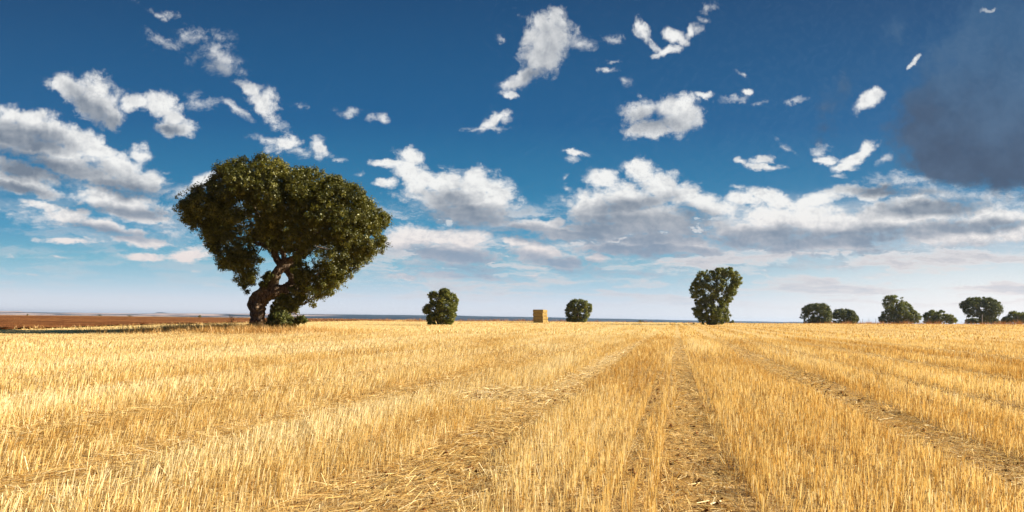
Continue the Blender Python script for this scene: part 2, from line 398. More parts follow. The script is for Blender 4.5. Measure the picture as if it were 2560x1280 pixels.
def ground_mat():
    m, T, out = new_mat('field_soil')
    g = T.n('ShaderNodeNewGeometry').outputs['Position']
    rot = T.n('ShaderNodeMapping'); T.L.new(g, rot.inputs[0]); rot.inputs['Rotation'].default_value = (0, 0, math.atan(0.288))
    rot.inputs['Scale'].default_value = (1, 0.22, 1)
    n1 = T.noise(g, 9.0, 6.0, 0.65)
    n2 = T.noise(rot.outputs[0], 1.1, 5.0, 0.6)
    n3 = T.noise(g, 60.0, 4.0, 0.7)
    soil = T.ramp(n1, [(0.3, (0.10, 0.038, 0.016)), (0.5, (0.20, 0.085, 0.035)), (0.7, (0.30, 0.15, 0.07))])
    straw = T.ramp(n2, [(0.3, (0.56, 0.37, 0.13)), (0.5, (0.66, 0.47, 0.19)), (0.7, (0.74, 0.57, 0.28))])
    ln = T.vm('LENGTH', g)
    far = T.smooth(ln, 14.0, 60.0)
    chaff = T.smooth(T.m('ADD', n3, T.m('MULTIPLY', n1, 0.4)), 0.58, 0.76)
    f = T.m('MAXIMUM', T.m('MULTIPLY', chaff, 0.8), far)
    c = T.mix(f, soil, straw)
    # distant farmland beyond the field: patchwork of pale stubble, fallow and scrub
    sc = T.n('ShaderNodeMapping'); T.L.new(g, sc.inputs[0]); sc.inputs['Scale'].default_value = (0.0035, 0.0016, 0.0)
    vor = T.n('ShaderNodeTexVoronoi'); T.L.new(sc.outputs[0], vor.inputs['Vector']); vor.inputs['Scale'].default_value = 1.0
    sp = T.n('ShaderNodeSeparateColor'); T.L.new(vor.outputs['Color'], sp.inputs[0])
    patch = T.ramp(sp.outputs[0], [(0.0, (0.60, 0.42, 0.20)), (0.35, (0.64, 0.46, 0.24)), (0.5, (0.30, 0.17, 0.09)), (0.65, (0.10, 0.11, 0.06)), (1.0, (0.52, 0.36, 0.18))])
    c = T.mix(T.smooth(ln, 260.0, 420.0), c, patch)
    principled(T, out, c, 0.95, 0.05, bump(T, T.m('ADD', n1, T.m('MULTIPLY', n3, 0.3)), 0.05, 0.8))
    return m
M_ground = ground_mat()
def plough_mat():
    m, T, out = new_mat('ploughed_soil')
    g = T.n('ShaderNodeNewGeometry').outputs['Position']
    st = T.n('ShaderNodeMapping'); T.L.new(g, st.inputs[0]); st.inputs['Scale'].default_value = (0.012, 0.22, 1)
    n1 = T.noise(st.outputs[0], 1.0, 6.0, 0.65); n2 = T.noise(g, 1.6, 6.0, 0.75)
    c = T.ramp(T.m('ADD', T.m('MULTIPLY', n1, 0.7), T.m('MULTIPLY', n2, 0.3)), [(0.36, (0.085, 0.038, 0.013)), (0.5, (0.21, 0.080, 0.027)), (0.6, (0.30, 0.135, 0.048)), (0.72, (0.44, 0.26, 0.10))])
    principled(T, out, c, 0.95, 0.05, bump(T, n2, 0.3, 1.0))
    return m
M_plough = plough_mat()
def hill_mat():
    m, T, out = new_mat('hill_haze_tint')
    g = T.n('ShaderNodeNewGeometry').outputs['Position']
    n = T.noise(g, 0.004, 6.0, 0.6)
    c = T.ramp(n, [(0.35, (0.010, 0.026, 0.050)), (0.60, (0.030, 0.055, 0.085)), (0.78, (0.16, 0.15, 0.16))])  # dark blue tones: the blue of distant air put into the hill colour
    sx = T.n('ShaderNodeSeparateXYZ'); T.L.new(g, sx.inputs[0])
    st = T.n('ShaderNodeMapping'); T.L.new(g, st.inputs[0]); st.inputs['Scale'].default_value = (0.002, 0.002, 0.12)
    pale = T.m('MULTIPLY', T.smooth(sx.outputs[0], -1400.0, -1900.0), T.smooth(T.noise(st.outputs[0], 1.0, 5.0, 0.6), 0.42, 0.56))
    c = T.mix(pale, c, (0.56, 0.44, 0.40))
    principled(T, out, c, 0.95, 0.05)
    return m
M_hill = hill_mat()
def bark_mat():
    m, T, out = new_mat('bark')
    g = T.n('ShaderNodeNewGeometry').outputs['Position']
    st = T.n('ShaderNodeMapping'); T.L.new(g, st.inputs[0]); st.inputs['Scale'].default_value = (3, 3, 0.8)
    n = T.noise(st.outputs[0], 3.5, 8.0, 0.7, dist=0.6); n2 = T.noise(g, 1.3, 4.0, 0.6)
    c = T.ramp(n, [(0.34, (0.020, 0.014, 0.010)), (0.48, (0.085, 0.060, 0.044)), (0.62, (0.26, 0.20, 0.15))])
    c = T.mix(T.smooth(n2, 0.52, 0.68), c, (0.15, 0.115, 0.06), 'MIX')
    principled(T, out, c, 0.9, 0.1, bump(T, n, 0.14, 1.0))
    return m
M_bark = bark_mat()
def bale_mat():
    m, T, out = new_mat('pressed_straw')
    tcn = T.n('ShaderNodeTexCoord').outputs['Object']
    st = T.n('ShaderNodeMapping'); T.L.new(tcn, st.inputs[0]); st.inputs['Scale'].default_value = (1.2, 1.2, 7)
    n = T.noise(st.outputs[0], 3.0, 8.0, 0.75)
    st2 = T.n('ShaderNodeMapping'); T.L.new(tcn, st2.inputs[0]); st2.inputs['Scale'].default_value = (5, 5, 0.8)
    nb = T.noise(st2.outputs[0], 2.0, 5.0, 0.7)
    c = T.ramp(T.m('ADD', T.m('MULTIPLY', n, 0.55), T.m('MULTIPLY', nb, 0.45)), [(0.38, (0.12, 0.08, 0.028)), (0.5, (0.36, 0.255, 0.09)), (0.62, (0.60, 0.47, 0.20))])
    principled(T, out, c, 0.9, 0.1, bump(T, nb, 0.12, 1.0))
    return m
M_bale = bale_mat()
def flat_mat(name, a, b, scale=4.0):
    m, T, out = new_mat(name)
    g = T.n('ShaderNodeNewGeometry').outputs['Position']
    principled(T, out, T.mix(T.noise(g, scale, 5.0, 0.7), a, b), 0.85, 0.1)
    return m
M_post = flat_mat('weathered_post', (0.10, 0.075, 0.06), (0.26, 0.21, 0.17), 9)
M_postw = flat_mat('pale_post', (0.42, 0.40, 0.38), (0.62, 0.60, 0.57), 9)
M_wire = flat_mat('fence_wire', (0.16, 0.14, 0.13), (0.25, 0.22, 0.20))
M_twine = flat_mat('bale_twine', (0.55, 0.30, 0.10), (0.65, 0.40, 0.15))

# ------------------------------------------------------------------ ground sheet
def build_ground():
    front = np.linspace(math.radians(-55), math.radians(55), 221)
    back = np.linspace(math.radians(55), math.radians(305), 80)[1:-1]
    ang = np.concatenate([front, back])
    rad = np.concatenate([[0.0], np.geomspace(0.6, 6500, 190)])
    A, R = np.meshgrid(ang, rad[1:])
    X = R * np.sin(A); Y = R * np.cos(A)
    Z = ground(X, Y)
    V = np.stack([X.ravel(), Y.ravel(), Z.ravel()], 1)
    na = len(ang); nr = len(rad) - 1
    i, j = np.meshgrid(np.arange(nr - 1), np.arange(na), indexing='ij')
    j2 = (j + 1) % na
    Fq = np.stack([(i * na + j), (i * na + j2), ((i + 1) * na + j2), ((i + 1) * na + j)], -1).reshape(-1, 4)[:, ::-1]
    # close the small hole at the centre
    V = np.vstack([V, [[0, 0, 0]]]); c = len(V) - 1
    jj = np.arange(0, na)
    Fc = np.stack([np.full(na, c), jj, (jj + 1) % na, (jj + 1) % na], 1)
    me_o = mesh_obj('ground', V, Fq, M_ground, smooth=True)
    tri = np.stack([np.full(na, c), (jj + 1) % na, jj], 1)
    # centre fan as extra triangles
    me = me_o.data
    import bmesh
    bm = bmesh.new(); bm.from_mesh(me); bm.verts.ensure_lookup_table()
    for t in tri: bm.faces.new([bm.verts[k_] for k_ in t])
    bm.normal_update(); bm.to_mesh(me); bm.free()
    return tag(me_o, kind='structure')
build_ground()

PLOUGH = [(-40, 42.5), (-49, 80), (-52, 110), (-55, 270), (-62, 420), (-150, 340), (-330, 300), (-420, 290), (-420, 39), (-120, 39)]
def in_poly(x, y, poly):
    x = np.asarray(x); y = np.asarray(y)
    ins = np.zeros(x.shape, bool); n = len(poly)
    for i in range(n):
        x1, y1 = poly[i]; x2, y2 = poly[(i + 1) % n]
        cond = (y1 > y) != (y2 > y)
        xi = (x2 - x1) * (y - y1) / (y2 - y1 + 1e-12) + x1
        ins ^= cond & (x < xi)
    return ins
def build_plough():
    ys = np.concatenate([np.arange(38.5, 120, 0.9), np.geomspace(120, 425, 110)])
    xs = -np.concatenate([np.arange(39.5, 130, 1.1), np.geomspace(130, 420, 70)])[::-1]
    X, Y = np.meshgrid(xs, ys)
    rg = np.random.default_rng(3)
    Z = ground(X, Y) + 0.06 + 0.16 * rg.random(X.shape) * (0.4 + fbm(X / 9, Y / 9, 8)) + 0.05 * np.sin(Y * 2.1)
    ny, nx = X.shape
    V = np.stack([X.ravel(), Y.ravel(), Z.ravel()], 1)
    i, j = np.meshgrid(np.arange(ny - 1), np.arange(nx - 1), indexing='ij')
    q = np.stack([i * nx + j, i * nx + j + 1, (i + 1) * nx + j + 1, (i + 1) * nx + j], -1).reshape(-1, 4)
    cx = V[q].mean(1)
    wob = 1.2 * (fbm(cx[:, 0] / 4, cx[:, 1] / 4, 4) - 0.5)
    q = q[in_poly(cx[:, 0] + wob, cx[:, 1] + wob, PLOUGH)]
    used = np.unique(q); mp = np.zeros(len(V), int); mp[used] = np.arange(len(used))
    o = mesh_obj('ploughed_field', V[used], mp[q], M_plough)
    tag(o, kind='structure')
build_plough()

# far hills: long low ridges and two flat-topped mesas
def ridge(dist, prof, depth, seed, z0=-22):
    us = np.linspace(-1.6, 1.6, 420)
    px = CX + F * us
    top = np.interp(px, [p[0] for p in prof], [p[1] for p in prof])      # height over the eye line, pixels
    H = EYE + top / F * dist
    H = H + (fbm(us * 40, us * 0, seed) - 0.5) * dist * 0.0009
    rows = []
    for f, g in ((0, 0.0), (0.35, 0.55), (0.7, 0.9), (1.0, 1.0), (2.0, 0.95), (3.0, 0.0)):
        d = dist - depth + depth * f
        rows.append(np.stack([us * d * (1 if f <= 1 else 1), np.full_like(us, d), z0 + (H - z0) * g], 1))
    V = np.vstack(rows); n = len(us)
    q = []
    for r in range(len(rows) - 1):
        a = np.arange(n - 1) + r * n
        q.append(np.stack([a, a + 1, a + 1 + n, a + n], 1))
    o = mesh_obj('hills', V, np.vstack(q), M_hill, smooth=True)
    return tag(o, kind='structure')
ridge(5200, [(-800, 3), (-100, 2), (0, 4), (50, 5), (62, 2.5), (350, 2.6), (385, 3), (392, 6), (412, 6), (420, 4), (560, 5), (640, 6), (900, 7), (1100, 7.5), (1300, 6), (1540, 4.5), (1720, 3), (1960, 2), (2200, 1), (3500, 1)], 500, 1)
ridge(3900, [(-800, -6), (0, -4), (300, -4), (500, -3), (700, 0.5), (1000, 2.5), (1250, 2), (1400, 1.5), (1700, 0.0), (2000, -2), (3500, -3)], 600, 2)

# ------------------------------------------------------------------ crown / tree builder
def leaves_mesh(centers, size, rg, outward=None, asp=0.55):
    n = len(centers)
    nrm = rg.normal(size=(n, 3))
    if outward is not None: nrm = nrm * 0.45 + outward * 1.0
    nrm /= np.linalg.norm(nrm, axis=1)[:, None] + 1e-9
    t = rg.normal(size=(n, 3)); t -= (t * nrm).sum(1)[:, None] * nrm
    t /= np.linalg.norm(t, axis=1)[:, None] + 1e-9
    b = np.cross(nrm, t)
    s = size * (0.7 + 0.6 * rg.random(n))[:, None]
    V = np.empty((n, 4, 3))
    V[:, 0] = centers - t * s * 0.5
    V[:, 1] = centers + b * s * asp * 0.5 - t * s * 0.05
    V[:, 2] = centers + t * s * 0.5 + nrm * s * 0.08
    V[:, 3] = centers - b * s * asp * 0.5 - t * s * 0.05
    Fq = np.arange(n * 4).reshape(n, 4)
    return V.reshape(-1, 3), Fq

def edge_dist(p, poly):
    d = np.full(len(p), 1e9)
    P_ = np.asarray(poly, float)
    for i in range(len(P_)):
        a = P_[i]; b = P_[(i + 1) % len(P_)]
        ab = b - a; t = np.clip(((p - a) @ ab) / (ab @ ab + 1e-9), 0, 1)
        d = np.minimum(d, np.linalg.norm(p - (a + t[:, None] * ab), axis=1))
    return d

def crown(outline, d, tmax, nbig, rbig, nsub, rsub, nleaf, leafsize, seed, holes=(), E=None, yoff=0.0):
    """clumps of leaves inside an outline given in photo pixels, at distance d, thickness tmax either side"""
    rg = np.random.default_rng(seed)
    poly = np.array([(uv(*p)[0] * d, EYE + uv(*p)[1] * d) for p in outline])
    hol = [(uv(h[0], h[1])[0] * d, EYE + uv(h[0], h[1])[1] * d, h[2] / F * d, h[3] / F * d) for h in holes]
    lo, hi = poly.min(0), poly.max(0)
    uc = float(poly[:, 0].mean()) / d       # crown depth runs along the line of sight to the tree
    if E is None: E = 0.42 * min(hi - lo)
    C = []; R = []
    while len(C) < nbig:
        p = lo + (hi - lo) * rg.random((4000, 2))
        p = p[in_poly(p[:, 0], p[:, 1], poly)]
        e = edge_dist(p, poly)
        r = rbig * (0.65 + 0.7 * rg.random(len(p)))
        r = np.minimum(r, np.maximum(e * 1.15, rbig * 0.45))
        ok = e > r * 0.75
        for (hx, hz, ha, hb) in hol:
            ok &= (((p[:, 0] - hx) / (ha + r * 0.6)) ** 2 + ((p[:, 1] - hz) / (hb + r * 0.6)) ** 2) > 1
        p, e, r = p[ok], e[ok], r[ok]
        T = tmax * np.sqrt(np.maximum(0.02, 1 - (1 - np.minimum(e / E, 1)) ** 2))
        sgn = np.where(rg.random(len(p)) < 0.62, -1, 1)
        dep = sgn * T * rg.random(len(p)) ** 0.4
        # crowns are rounded from above as well: higher clumps sit nearer the middle
        for k_ in range(len(p)):
            C.append((p[k_, 0] + dep[k_] * uc, d + dep[k_] + yoff, p[k_, 1])); R.append(r[k_])
            if len(C) >= nbig: break
    C = np.array(C); R = np.array(R)
    mid = np.array([C[:, 0].mean(), d + yoff, C[:, 2].mean()])
    # sub clumps on the outer shell of each big clump
    dirs = rg.normal(size=(nbig, nsub, 3)); dirs /= np.linalg.norm(dirs, axis=2)[:, :, None]
    dirs[..., 2] = np.where(rg.random((nbig, nsub)) < 0.3, np.abs(dirs[..., 2]), dirs[..., 2])
    S = C[:, None, :] + dirs * (R[:, None] * (0.35 + 0.65 * rg.random((nbig, nsub)) ** 0.5))[..., None] * np.array([1, 1, 0.85])
    S = S.reshape(-1, 3); Sd = dirs.reshape(-1, 3)
    ns = len(S)
    rs = rsub * (0.6 + 0.8 * rg.random(ns))
    ld = rg.normal(size=(ns, nleaf, 3)); ld /= np.linalg.norm(ld, axis=2)[:, :, None]
    Lc = S[:, None, :] + ld * (rs[:, None] * rg.random((ns, nleaf)) ** 0.45)[..., None]
    out = (ld * 0.9 + Sd[:, None, :] * 0.7 + np.array([0, 0, 0.25]))
    tint = np.clip(0.45 + 0.20 * rg.normal(size=(ns, 1)) + np.repeat(0.14 * rg.normal(size=nbig), nsub)[:, None] + 0.10 * rg.normal(size=(ns, nleaf)), 0, 1).ravel()
    V, Fq = leaves_mesh(Lc.reshape(-1, 3), leafsize, rg, out.reshape(-1, 3))
    return V, Fq, np.repeat(tint, 4), C, R

def tube(path, radii, sides=10, rough=0.0, seed=0, sub=4, cap=True):
    """smooth tapered tube through path points"""
    rg = np.random.default_rng(seed)
    P_ = np.array(path, float); Rr = np.array(radii, float)
    n = len(P_)
    ts = np.linspace(0, n - 1, (n - 1) * sub + 1)
    def cr(A, t):
        i = int(min(t, n - 2)); f = t - i
        p0 = A[max(i - 1, 0)]; p1 = A[i]; p2 = A[i + 1]; p3 = A[min(i + 2, n - 1)]
        return 0.5 * ((2 * p1) + (-p0 + p2) * f + (2 * p0 - 5 * p1 + 4 * p2 - p3) * f * f + (-p0 + 3 * p1 - 3 * p2 + p3) * f ** 3)
    C = np.array([cr(P_, t) for t in ts]); R_ = np.array([max(cr(Rr, t), 0.004) for t in ts])
    V = []
    nx = np.array([1.0, 0, 0])
    ph = rg.random(4) * 6.28
    for k_ in range(len(C)):
        tg = C[min(k_ + 1, len(C) - 1)] - C[max(k_ - 1, 0)]; tg /= np.linalg.norm(tg) + 1e-9
        nx = nx - tg * (nx @ tg); nx /= np.linalg.norm(nx) + 1e-9
        by = np.cross(tg, nx)
        a = np.arange(sides) / sides * 2 * math.pi
        rr = R_[k_] * (1 + rough * (0.5 * np.sin(3 * a + ph[0] + k_ * 0.13) + 0.45 * np.sin(5 * a + ph[1] - k_ * 0.21) + 0.5 * (rg.random(sides) - 0.5) + 0.35 * math.sin(k_ * 0.9 + ph[2]) + 0.45 * np.sin(9 * a + ph[3] + 0.1 * k_)))
        V.append(C[k_] + rr[:, None] * (np.cos(a)[:, None] * nx + np.sin(a)[:, None] * by))
    V = np.vstack(V); q = []
    for r in range(len(C) - 1):
        a = np.arange(sides); b = (a + 1) % sides
        q.append(np.stack([r * sides + a, r * sides + b, (r + 1) * sides + b, (r + 1) * sides + a], 1))
    q = np.vstack(q)
    if cap:
        V = np.vstack([V, C[-1:] + (C[-1] - C[-2]) * 0.3, C[:1]])
        e = len(V) - 2; base = (len(C) - 1) * sides
        a = np.arange(0, sides, 2)
        q = np.vstack([q, np.stack([base + a, base + (a + 1) % sides, base + (a + 2) % sides, np.full(len(a), e)], 1)])
    return V, q
def join(parts):
    V = []; Q = []; o = 0
    for v, q in parts:
        V.append(v); Q.append(q + o); o += len(v)
    return np.vstack(V), np.vstack(Q)
def w3(px, py, d, dy=0.0):
    u, v = uv(px, py)
    return (u * d, d + dy, EYE + v * d)

# ------------------------------------------------------------------ the big holm oak
D0 = 44.0
def c1(x, y): return (400 + x / 2.56, 360 + y / 2.56)
def c2(x, y): return (560 + x / 4.267, 560 + y / 4.267)
OAK = [c1(*p) for p in [(105,470),(125,390),(180,320),(250,285),(320,240),(370,170),(430,130),(500,100),(560,75),(620,70),(680,100),(740,82),(790,120),(830,165),(900,158),(980,160),(1050,200),(1130,228),(1200,258),(1270,298),(1340,358),(1400,420),(1460,450),(1467,510),(1450,590),(1466,680),(1440,720),(1400,742),(1350,722),(1330,770),(1280,800),(1260,862),(1205,842),(1180,900),(1160,945),(1110,958),(1080,990),(1030,1000),(1010,1050),(960,1032),(920,1000),(890,1080),(840,1085),(790,1060),(740,1010),(760,960),(830,930),(870,880),(850,830),(830,790),(840,730),(800,690),(740,690),(690,740),(640,762),(622,800),(632,850),(592,890),(562,950),(535,962),(520,910),(470,882),(440,850),(440,800),(400,812),(360,780),(350,740),(310,700),(280,650),(280,600),(230,592),(200,560),(190,510),(150,522),(105,492)]]
OAK = [(700 + (x - 700) * 0.965, 820 + (y - 820) * 0.985) for x, y in OAK]
root = thing('holm_oak', 'huge old holm oak with a wide umbrella crown and crooked leaning trunk', 'tree', (uv(645, 818)[0] * D0, D0, gz(uv(645, 818)[0] * D0, D0)))
V, Q, A_, C, R = crown(OAK, D0, 5.0, 640, 0.80, 13, 0.25, 23, 0.145, 11,
    holes=[(*c1(575,220), 8, 10), (*c1(560,470), 9, 9), (*c1(600,640), 10, 9), (*c1(490,590), 8, 8), (*c1(960,760), 10, 16), (*c1(1060,700), 12, 12), (*c1(1020,830), 8, 8), (*c1(640,710), 14, 8), (*c1(430,700), 6, 8)], E=3.8)
Vb, Qb, Ab, Cb, Rb = crown(OAK, D0, 4.0, 560, 0.40, 9, 0.20, 18, 0.14, 14, holes=[(*c1(575,220), 6, 8), (*c1(960,760), 7, 12), (*c1(1060,700), 9, 9), (*c1(640,710), 12, 6)], E=3.8)
V2, Q2, A2, C2_, R2 = crown([c1(*p) for p in [(640,915),(660,850),(700,810),(735,790),(720,850),(700,890),(660,925)]], D0, 0.8, 14, 0.4, 10, 0.2, 14, 0.18, 12)
Vc, Qc = join([(V, Q), (Vb, Qb), (V2, Q2)])
mesh_obj('crown', Vc, Qc, M_leaf, root, attr=np.concatenate([A_, Ab, A2]))
PM = F / D0 * 4.267   # crop-2 pixels per metre
def tpath(pts):
    return [w3(*c2(p[0], p[1]), D0, p[3] if len(p) > 3 else 0) for p in pts], [p[2] * 0.93 / PM for p in pts]
trunk_parts = []
for i, pts in enumerate([
    [(350,1150,98),(355,1080,82),(362,1000,74),(358,920,78),(362,850,86),(400,780,88),(465,725,84),(510,670,66),(530,610,54),(565,520,50),(625,450,48),(700,385,44,.2)],
    [(450,740,70,0.1),(560,710,70,0.2),(640,690,58,0.4),(682,640,46,0.6),(688,580,40,0.8),(655,525,38,0.9),(600,465,36,0.9),(545,405,40,0.8),(508,330,36,0.7),(485,230,28,0.6),(470,120,22,0.5)],
    [(560,440,32,0.8),(595,370,29,0.8),(590,290,26,0.7),(545,200,24,0.5),(520,90,18,0.2)],
    [(318,900,30,-.2),(308,865,44,-.2),(335,800,50,-.2),(375,742,44,-.1),(425,710,30,0)],
    [(560,760,20,-.5),(575,730,34,-.55),(590,700,34,-.5),(600,680,15,-.4)]]):
    p, r = tpath(pts)
    trunk_parts.append(tube(p, r, 30, 0.17, 30 + i, 9))
V, Q = join(trunk_parts)
mesh_obj('trunk', V, Q, M_bark, root, smooth=True)
rgb = np.random.default_rng(77)
for i, pts in enumerate([
    [(690,390,42,.2),(770,350,36,0),(850,300,30,-.4),(950,220,26,-.8),(1080,130,20,-1.4),(1250,40,14,-2)],
    [(680,690,30,.4),(740,695,20,.3),(790,640,15,.1),(850,600,12,-.2),(930,565,9,-.5),(1030,540,6,-.6)],
    [(500,310,30,.7),(430,250,24,1.2),(330,200,20,1.5),(210,160,15,1),(60,120,10,.5)],
    [(535,190,22,.5),(600,60,18,0),(640,-100,14,-.6),(700,-260,9,-1)],
    [(485,230,24,.6),(450,90,20,.4),(380,-60,15,0),(330,-220,10,-.5)],
    [(850,300,20,-.3),(900,120,16,.5),(980,-40,12,1),(1040,-180,8,1)],
    [(700,690,16,.4),(760,740,12,0),(820,800,9,-.5),(860,870,6,-.8)]]):
    p, r = tpath(pts)
    parts = [tube(p, r, 9, 0.10, 60 + i, 5)]
    # twigs from the limb to nearby clumps
    for k_ in range(2, len(p)):
        base = np.array(p[k_])
        dd = np.linalg.norm(C - base, axis=1); idx = np.argsort(dd)[3:40:5]
        for j in idx:
            mid = (base + C[j]) / 2 + rgb.normal(size=3) * 0.25
            parts.append(tube([base, mid, C[j]], [max(r[k_] * 0.45, 0.03), 0.03, 0.012], 5, 0.0, 0, 3))
    V, Q = join(parts)
    mesh_obj('limb', V, Q, M_bark, root, smooth=True)

# ------------------------------------------------------------------ other trees
def tree(name, label, cat, outline, base_px, d, tmax, nbig, rbig, nsub, rsub, nleaf, ls, seed, mat, stems, holes=(), group=None, E=None, sink=0.0):
    x = uv(*base_px)[0] * d; z = gz(x, d)
    r = thing(name, label, cat, (x, d, z - sink), group)
    yb = max(p[1] for p in outline); yt = min(p[1] for p in outline)
    outline = [(p[0], p[1] + (rbig * 0.7 / d * F if p[1] > yb - 0.12 * (yb - yt) else 0)) for p in outline]
    V, Q, A, C, R = crown(outline, d, tmax, nbig, rbig, nsub, rsub, nleaf, ls, seed, holes, E)
    Vf, Qf, Af, Cf, Rf = crown(outline, d, tmax * 0.85, int(nbig * 0.7), rbig * 0.5, nsub, rsub * 0.8, nleaf, ls * 0.9, seed + 100, [h for i_, h in enumerate(holes) if i_ % 2 == 0], E)
    V, Q = join([(V, Q), (Vf, Qf)]); A = np.concatenate([A, Af])
    V[:, 2] = np.maximum(V[:, 2], z + 0.03 + 0.10 * np.abs(np.sin(V[:, 0] * 37)))
    mesh_obj('crown', V, Q, mat, r, attr=A)
    rg = np.random.default_rng(seed + 5)
    parts = []
    for st in stems:
        pts = [np.array(w3(p[0], p[1], d, (p[3] if len(p) > 3 else 0))) for p in st]
        pts[0][2] = z - 0.15
        parts.append(tube(pts, [p[2] / F * d for p in st], 9, 0.12, seed, 4))
        tip = pts[-1]
        dd = np.linalg.norm(C - tip, axis=1); idx = np.argsort(dd)[:len(C) // 2:max(1, len(C) // 16)]
        for j in idx:
            m_ = (tip + C[j]) / 2 + rg.normal(size=3) * 0.2
            parts.append(tube([pts[-2] * 0.3 + tip * 0.7, m_, C[j]], [st[-1][2] / F * d * 0.6, 0.05, 0.02], 5, 0, 0, 3))
    V, Q = join(parts)
    mesh_obj('trunk', V, Q, M_bark, r, smooth=True)
    return r
def c3(x, y): return (1020 + x / 4.923, 640 + y / 4.923)
def c4(x, y): return (1660 + x / 5.819, 640 + y / 5.819)
def c5(x, y): return (1960 + x / 4.267, 700 + y / 4.267)
tree('oak_tree', 'small upright oak with notched top and a leafy lobe low on its left', 'tree',
     [c3(*p) for p in [(178,700),(180,640),(215,600),(265,585),(262,520),(236,470),(280,440),(340,432),(372,450),(378,410),(440,392),(500,415),(520,450),(585,455),(600,500),(622,550),(615,640),(590,700),(600,760),(560,800),(520,828),(300,832),(225,822),(222,770),(235,720),(200,725)]],
     (1102, 808), 105, 2.2, 260, 0.58, 10, 0.22, 12, 0.20, 21, M_leaf2,
     [[(1102,812,4.5),(1101,795,3.6),(1100,775,3),(1102,755,2)],[(1097,811,3),(1090,790,2.2),(1084,770,1.6)]],
     holes=[(*c3(315,660),3,4),(*c3(480,735),2,5),(*c3(350,810),3,2),(*c3(330,540),2,2)])
tree('oak_tree', 'small round bushy oak just right of the straw bale stack', 'tree',
     [c3(*p) for p in [(1920,700),(1930,670),(1950,640),(1955,590),(1990,560),(2010,525),(2060,530),(2120,528),(2190,545),(2240,580),(2270,605),(2260,680),(2225,760),(2180,806),(1960,808),(1935,760),(1945,720)]],
     (1447, 805), 178, 3.0, 210, 0.80, 10, 0.30, 11, 0.28, 22, M_leaf2,
     [[(1443,807,3),(1444,792,2.4),(1445,775,1.6)]], holes=[(*c3(2060,610),1.5,1),(*c3(2000,700),1.5,2),(*c3(2150,700),2,1.5)])
M_leaf_tall = M_leaf2
tree('oak_tree', 'tall oak widening toward its top, standing by the end of the wheel track', 'tree',
     [c4(*p) for p in [(350,510),(380,470),(410,400),(450,330),(470,260),(510,218),(600,205),(690,215),(760,185),(830,170),(900,175),(975,165),(1020,200),(1095,215),(1105,300),(1160,330),(1135,400),(1095,480),(1050,550),(1010,630),(950,690),(935,740),(950,830),(985,860),(950,890),(940,930),(850,965),(700,985),(530,975),(495,920),(440,875),(405,790),(410,745),(450,750),(455,690),(440,630),(380,590)]],
     (1782, 809), 130, 3.2, 400, 0.70, 11, 0.26, 12, 0.24, 23, M_leaf_tall,
     [[(1782,812,6),(1781,795,4.5),(1780,770,4),(1784,745,3),(1790,725,2)],[(1776,812,4),(1770,790,3),(1762,760,2.3),(1756,730,1.6)],[(1782,790,3),(1800,765,2.5),(1815,735,2)]],
     holes=[(*c4(560,330),3,3),(*c4(760,400),4,5),(*c4(640,520),4,3),(*c4(900,500),4,6),(*c4(770,690),4,3),(*c4(600,680),3,4),(*c4(830,580),3,3),(*c4(700,420),2,3),(*c4(940,370),4,2),(*c4(680,770),2,4),(*c4(560,590),2,3)])
def fartree(label, pts, base, d, tmax, nb, rb, seed, stems, holes=(), name='oak_tree', cat='tree', mat=None, group='trees beyond the wire fence'):
    return tree(name, label, cat, [c5(*p) for p in pts], c5(*base), d, tmax, int(nb * 2.1), rb * 0.92, 9, rb * 0.36, 10, 0.34, seed, mat or M_leaf3, stems, holes, group)
fartree('broad domed dark oak, leftmost of the trees beyond the wire fence', [(172,410),(185,350),(180,310),(230,280),(270,255),(350,245),(430,250),(480,280),(505,330),(510,380),(505,440),(440,452),(215,452),(210,420)], (330, 450), 225, 4.5, 110, 1.2, 41,
        [[(2036,808,3),(2035,795,2.5),(2030,782,2)],[(2040,806,2),(2048,790,1.6)]], [(*c5(320,340),3,2),(*c5(400,400),3,3),(*c5(280,380),3,2),(*c5(350,385),3,2),(*c5(250,420),2,3)])
fartree('low rounded dark oak touching the broad domed oak beyond the fence', [(512,350),(550,320),(620,302),(680,310),(740,330),(790,390),(800,415),(780,450),(700,455),(530,455),(520,420),(512,390)], (650, 452), 232, 4.0, 80, 1.1, 42,
        [[(2110,808,2.5),(2110,796,2),(2108,785,1.6)]], [(*c5(560,430),3,2),(*c5(640,440),2,2)])
fartree('tallest tree beyond the fence, open crown sloping down to its right', [(1010,400),(1040,370),(1050,340),(1080,320),(1040,290),(1055,240),(1050,190),(1085,172),(1180,162),(1250,175),(1320,210),(1330,250),(1380,290),(1390,320),(1440,350),(1470,390),(1450,440),(1200,452),(1020,442)], (1230, 452), 218, 4.2, 130, 1.1, 43,
        [[(2248,808,4),(2249,790,3),(2245,770,2.2),(2240,755,1.6)],[(2252,800,2.5),(2268,780,1.8)]], [(*c5(1290,215),4,3),(*c5(1100,230),3,2),(*c5(1180,260),2,2),(*c5(1060,320),3,3),(*c5(1230,230),2,2)], mat=M_leaf2)
fartree('low spreading tree with ragged flat top beyond the fence, between the two tall ones', [(1480,390),(1500,350),(1570,318),(1620,325),(1650,345),(1665,318),(1720,330),(1700,360),(1760,365),(1810,378),(1850,430),(1840,450),(1480,450)], (1660, 452), 222, 3.5, 70, 0.95, 44,
        [[(2349,808,2.5),(2348,796,2),(2345,786,1.4)]], [(*c5(1560,390),2,2),(*c5(1690,400),2,2)], mat=M_leaf2)
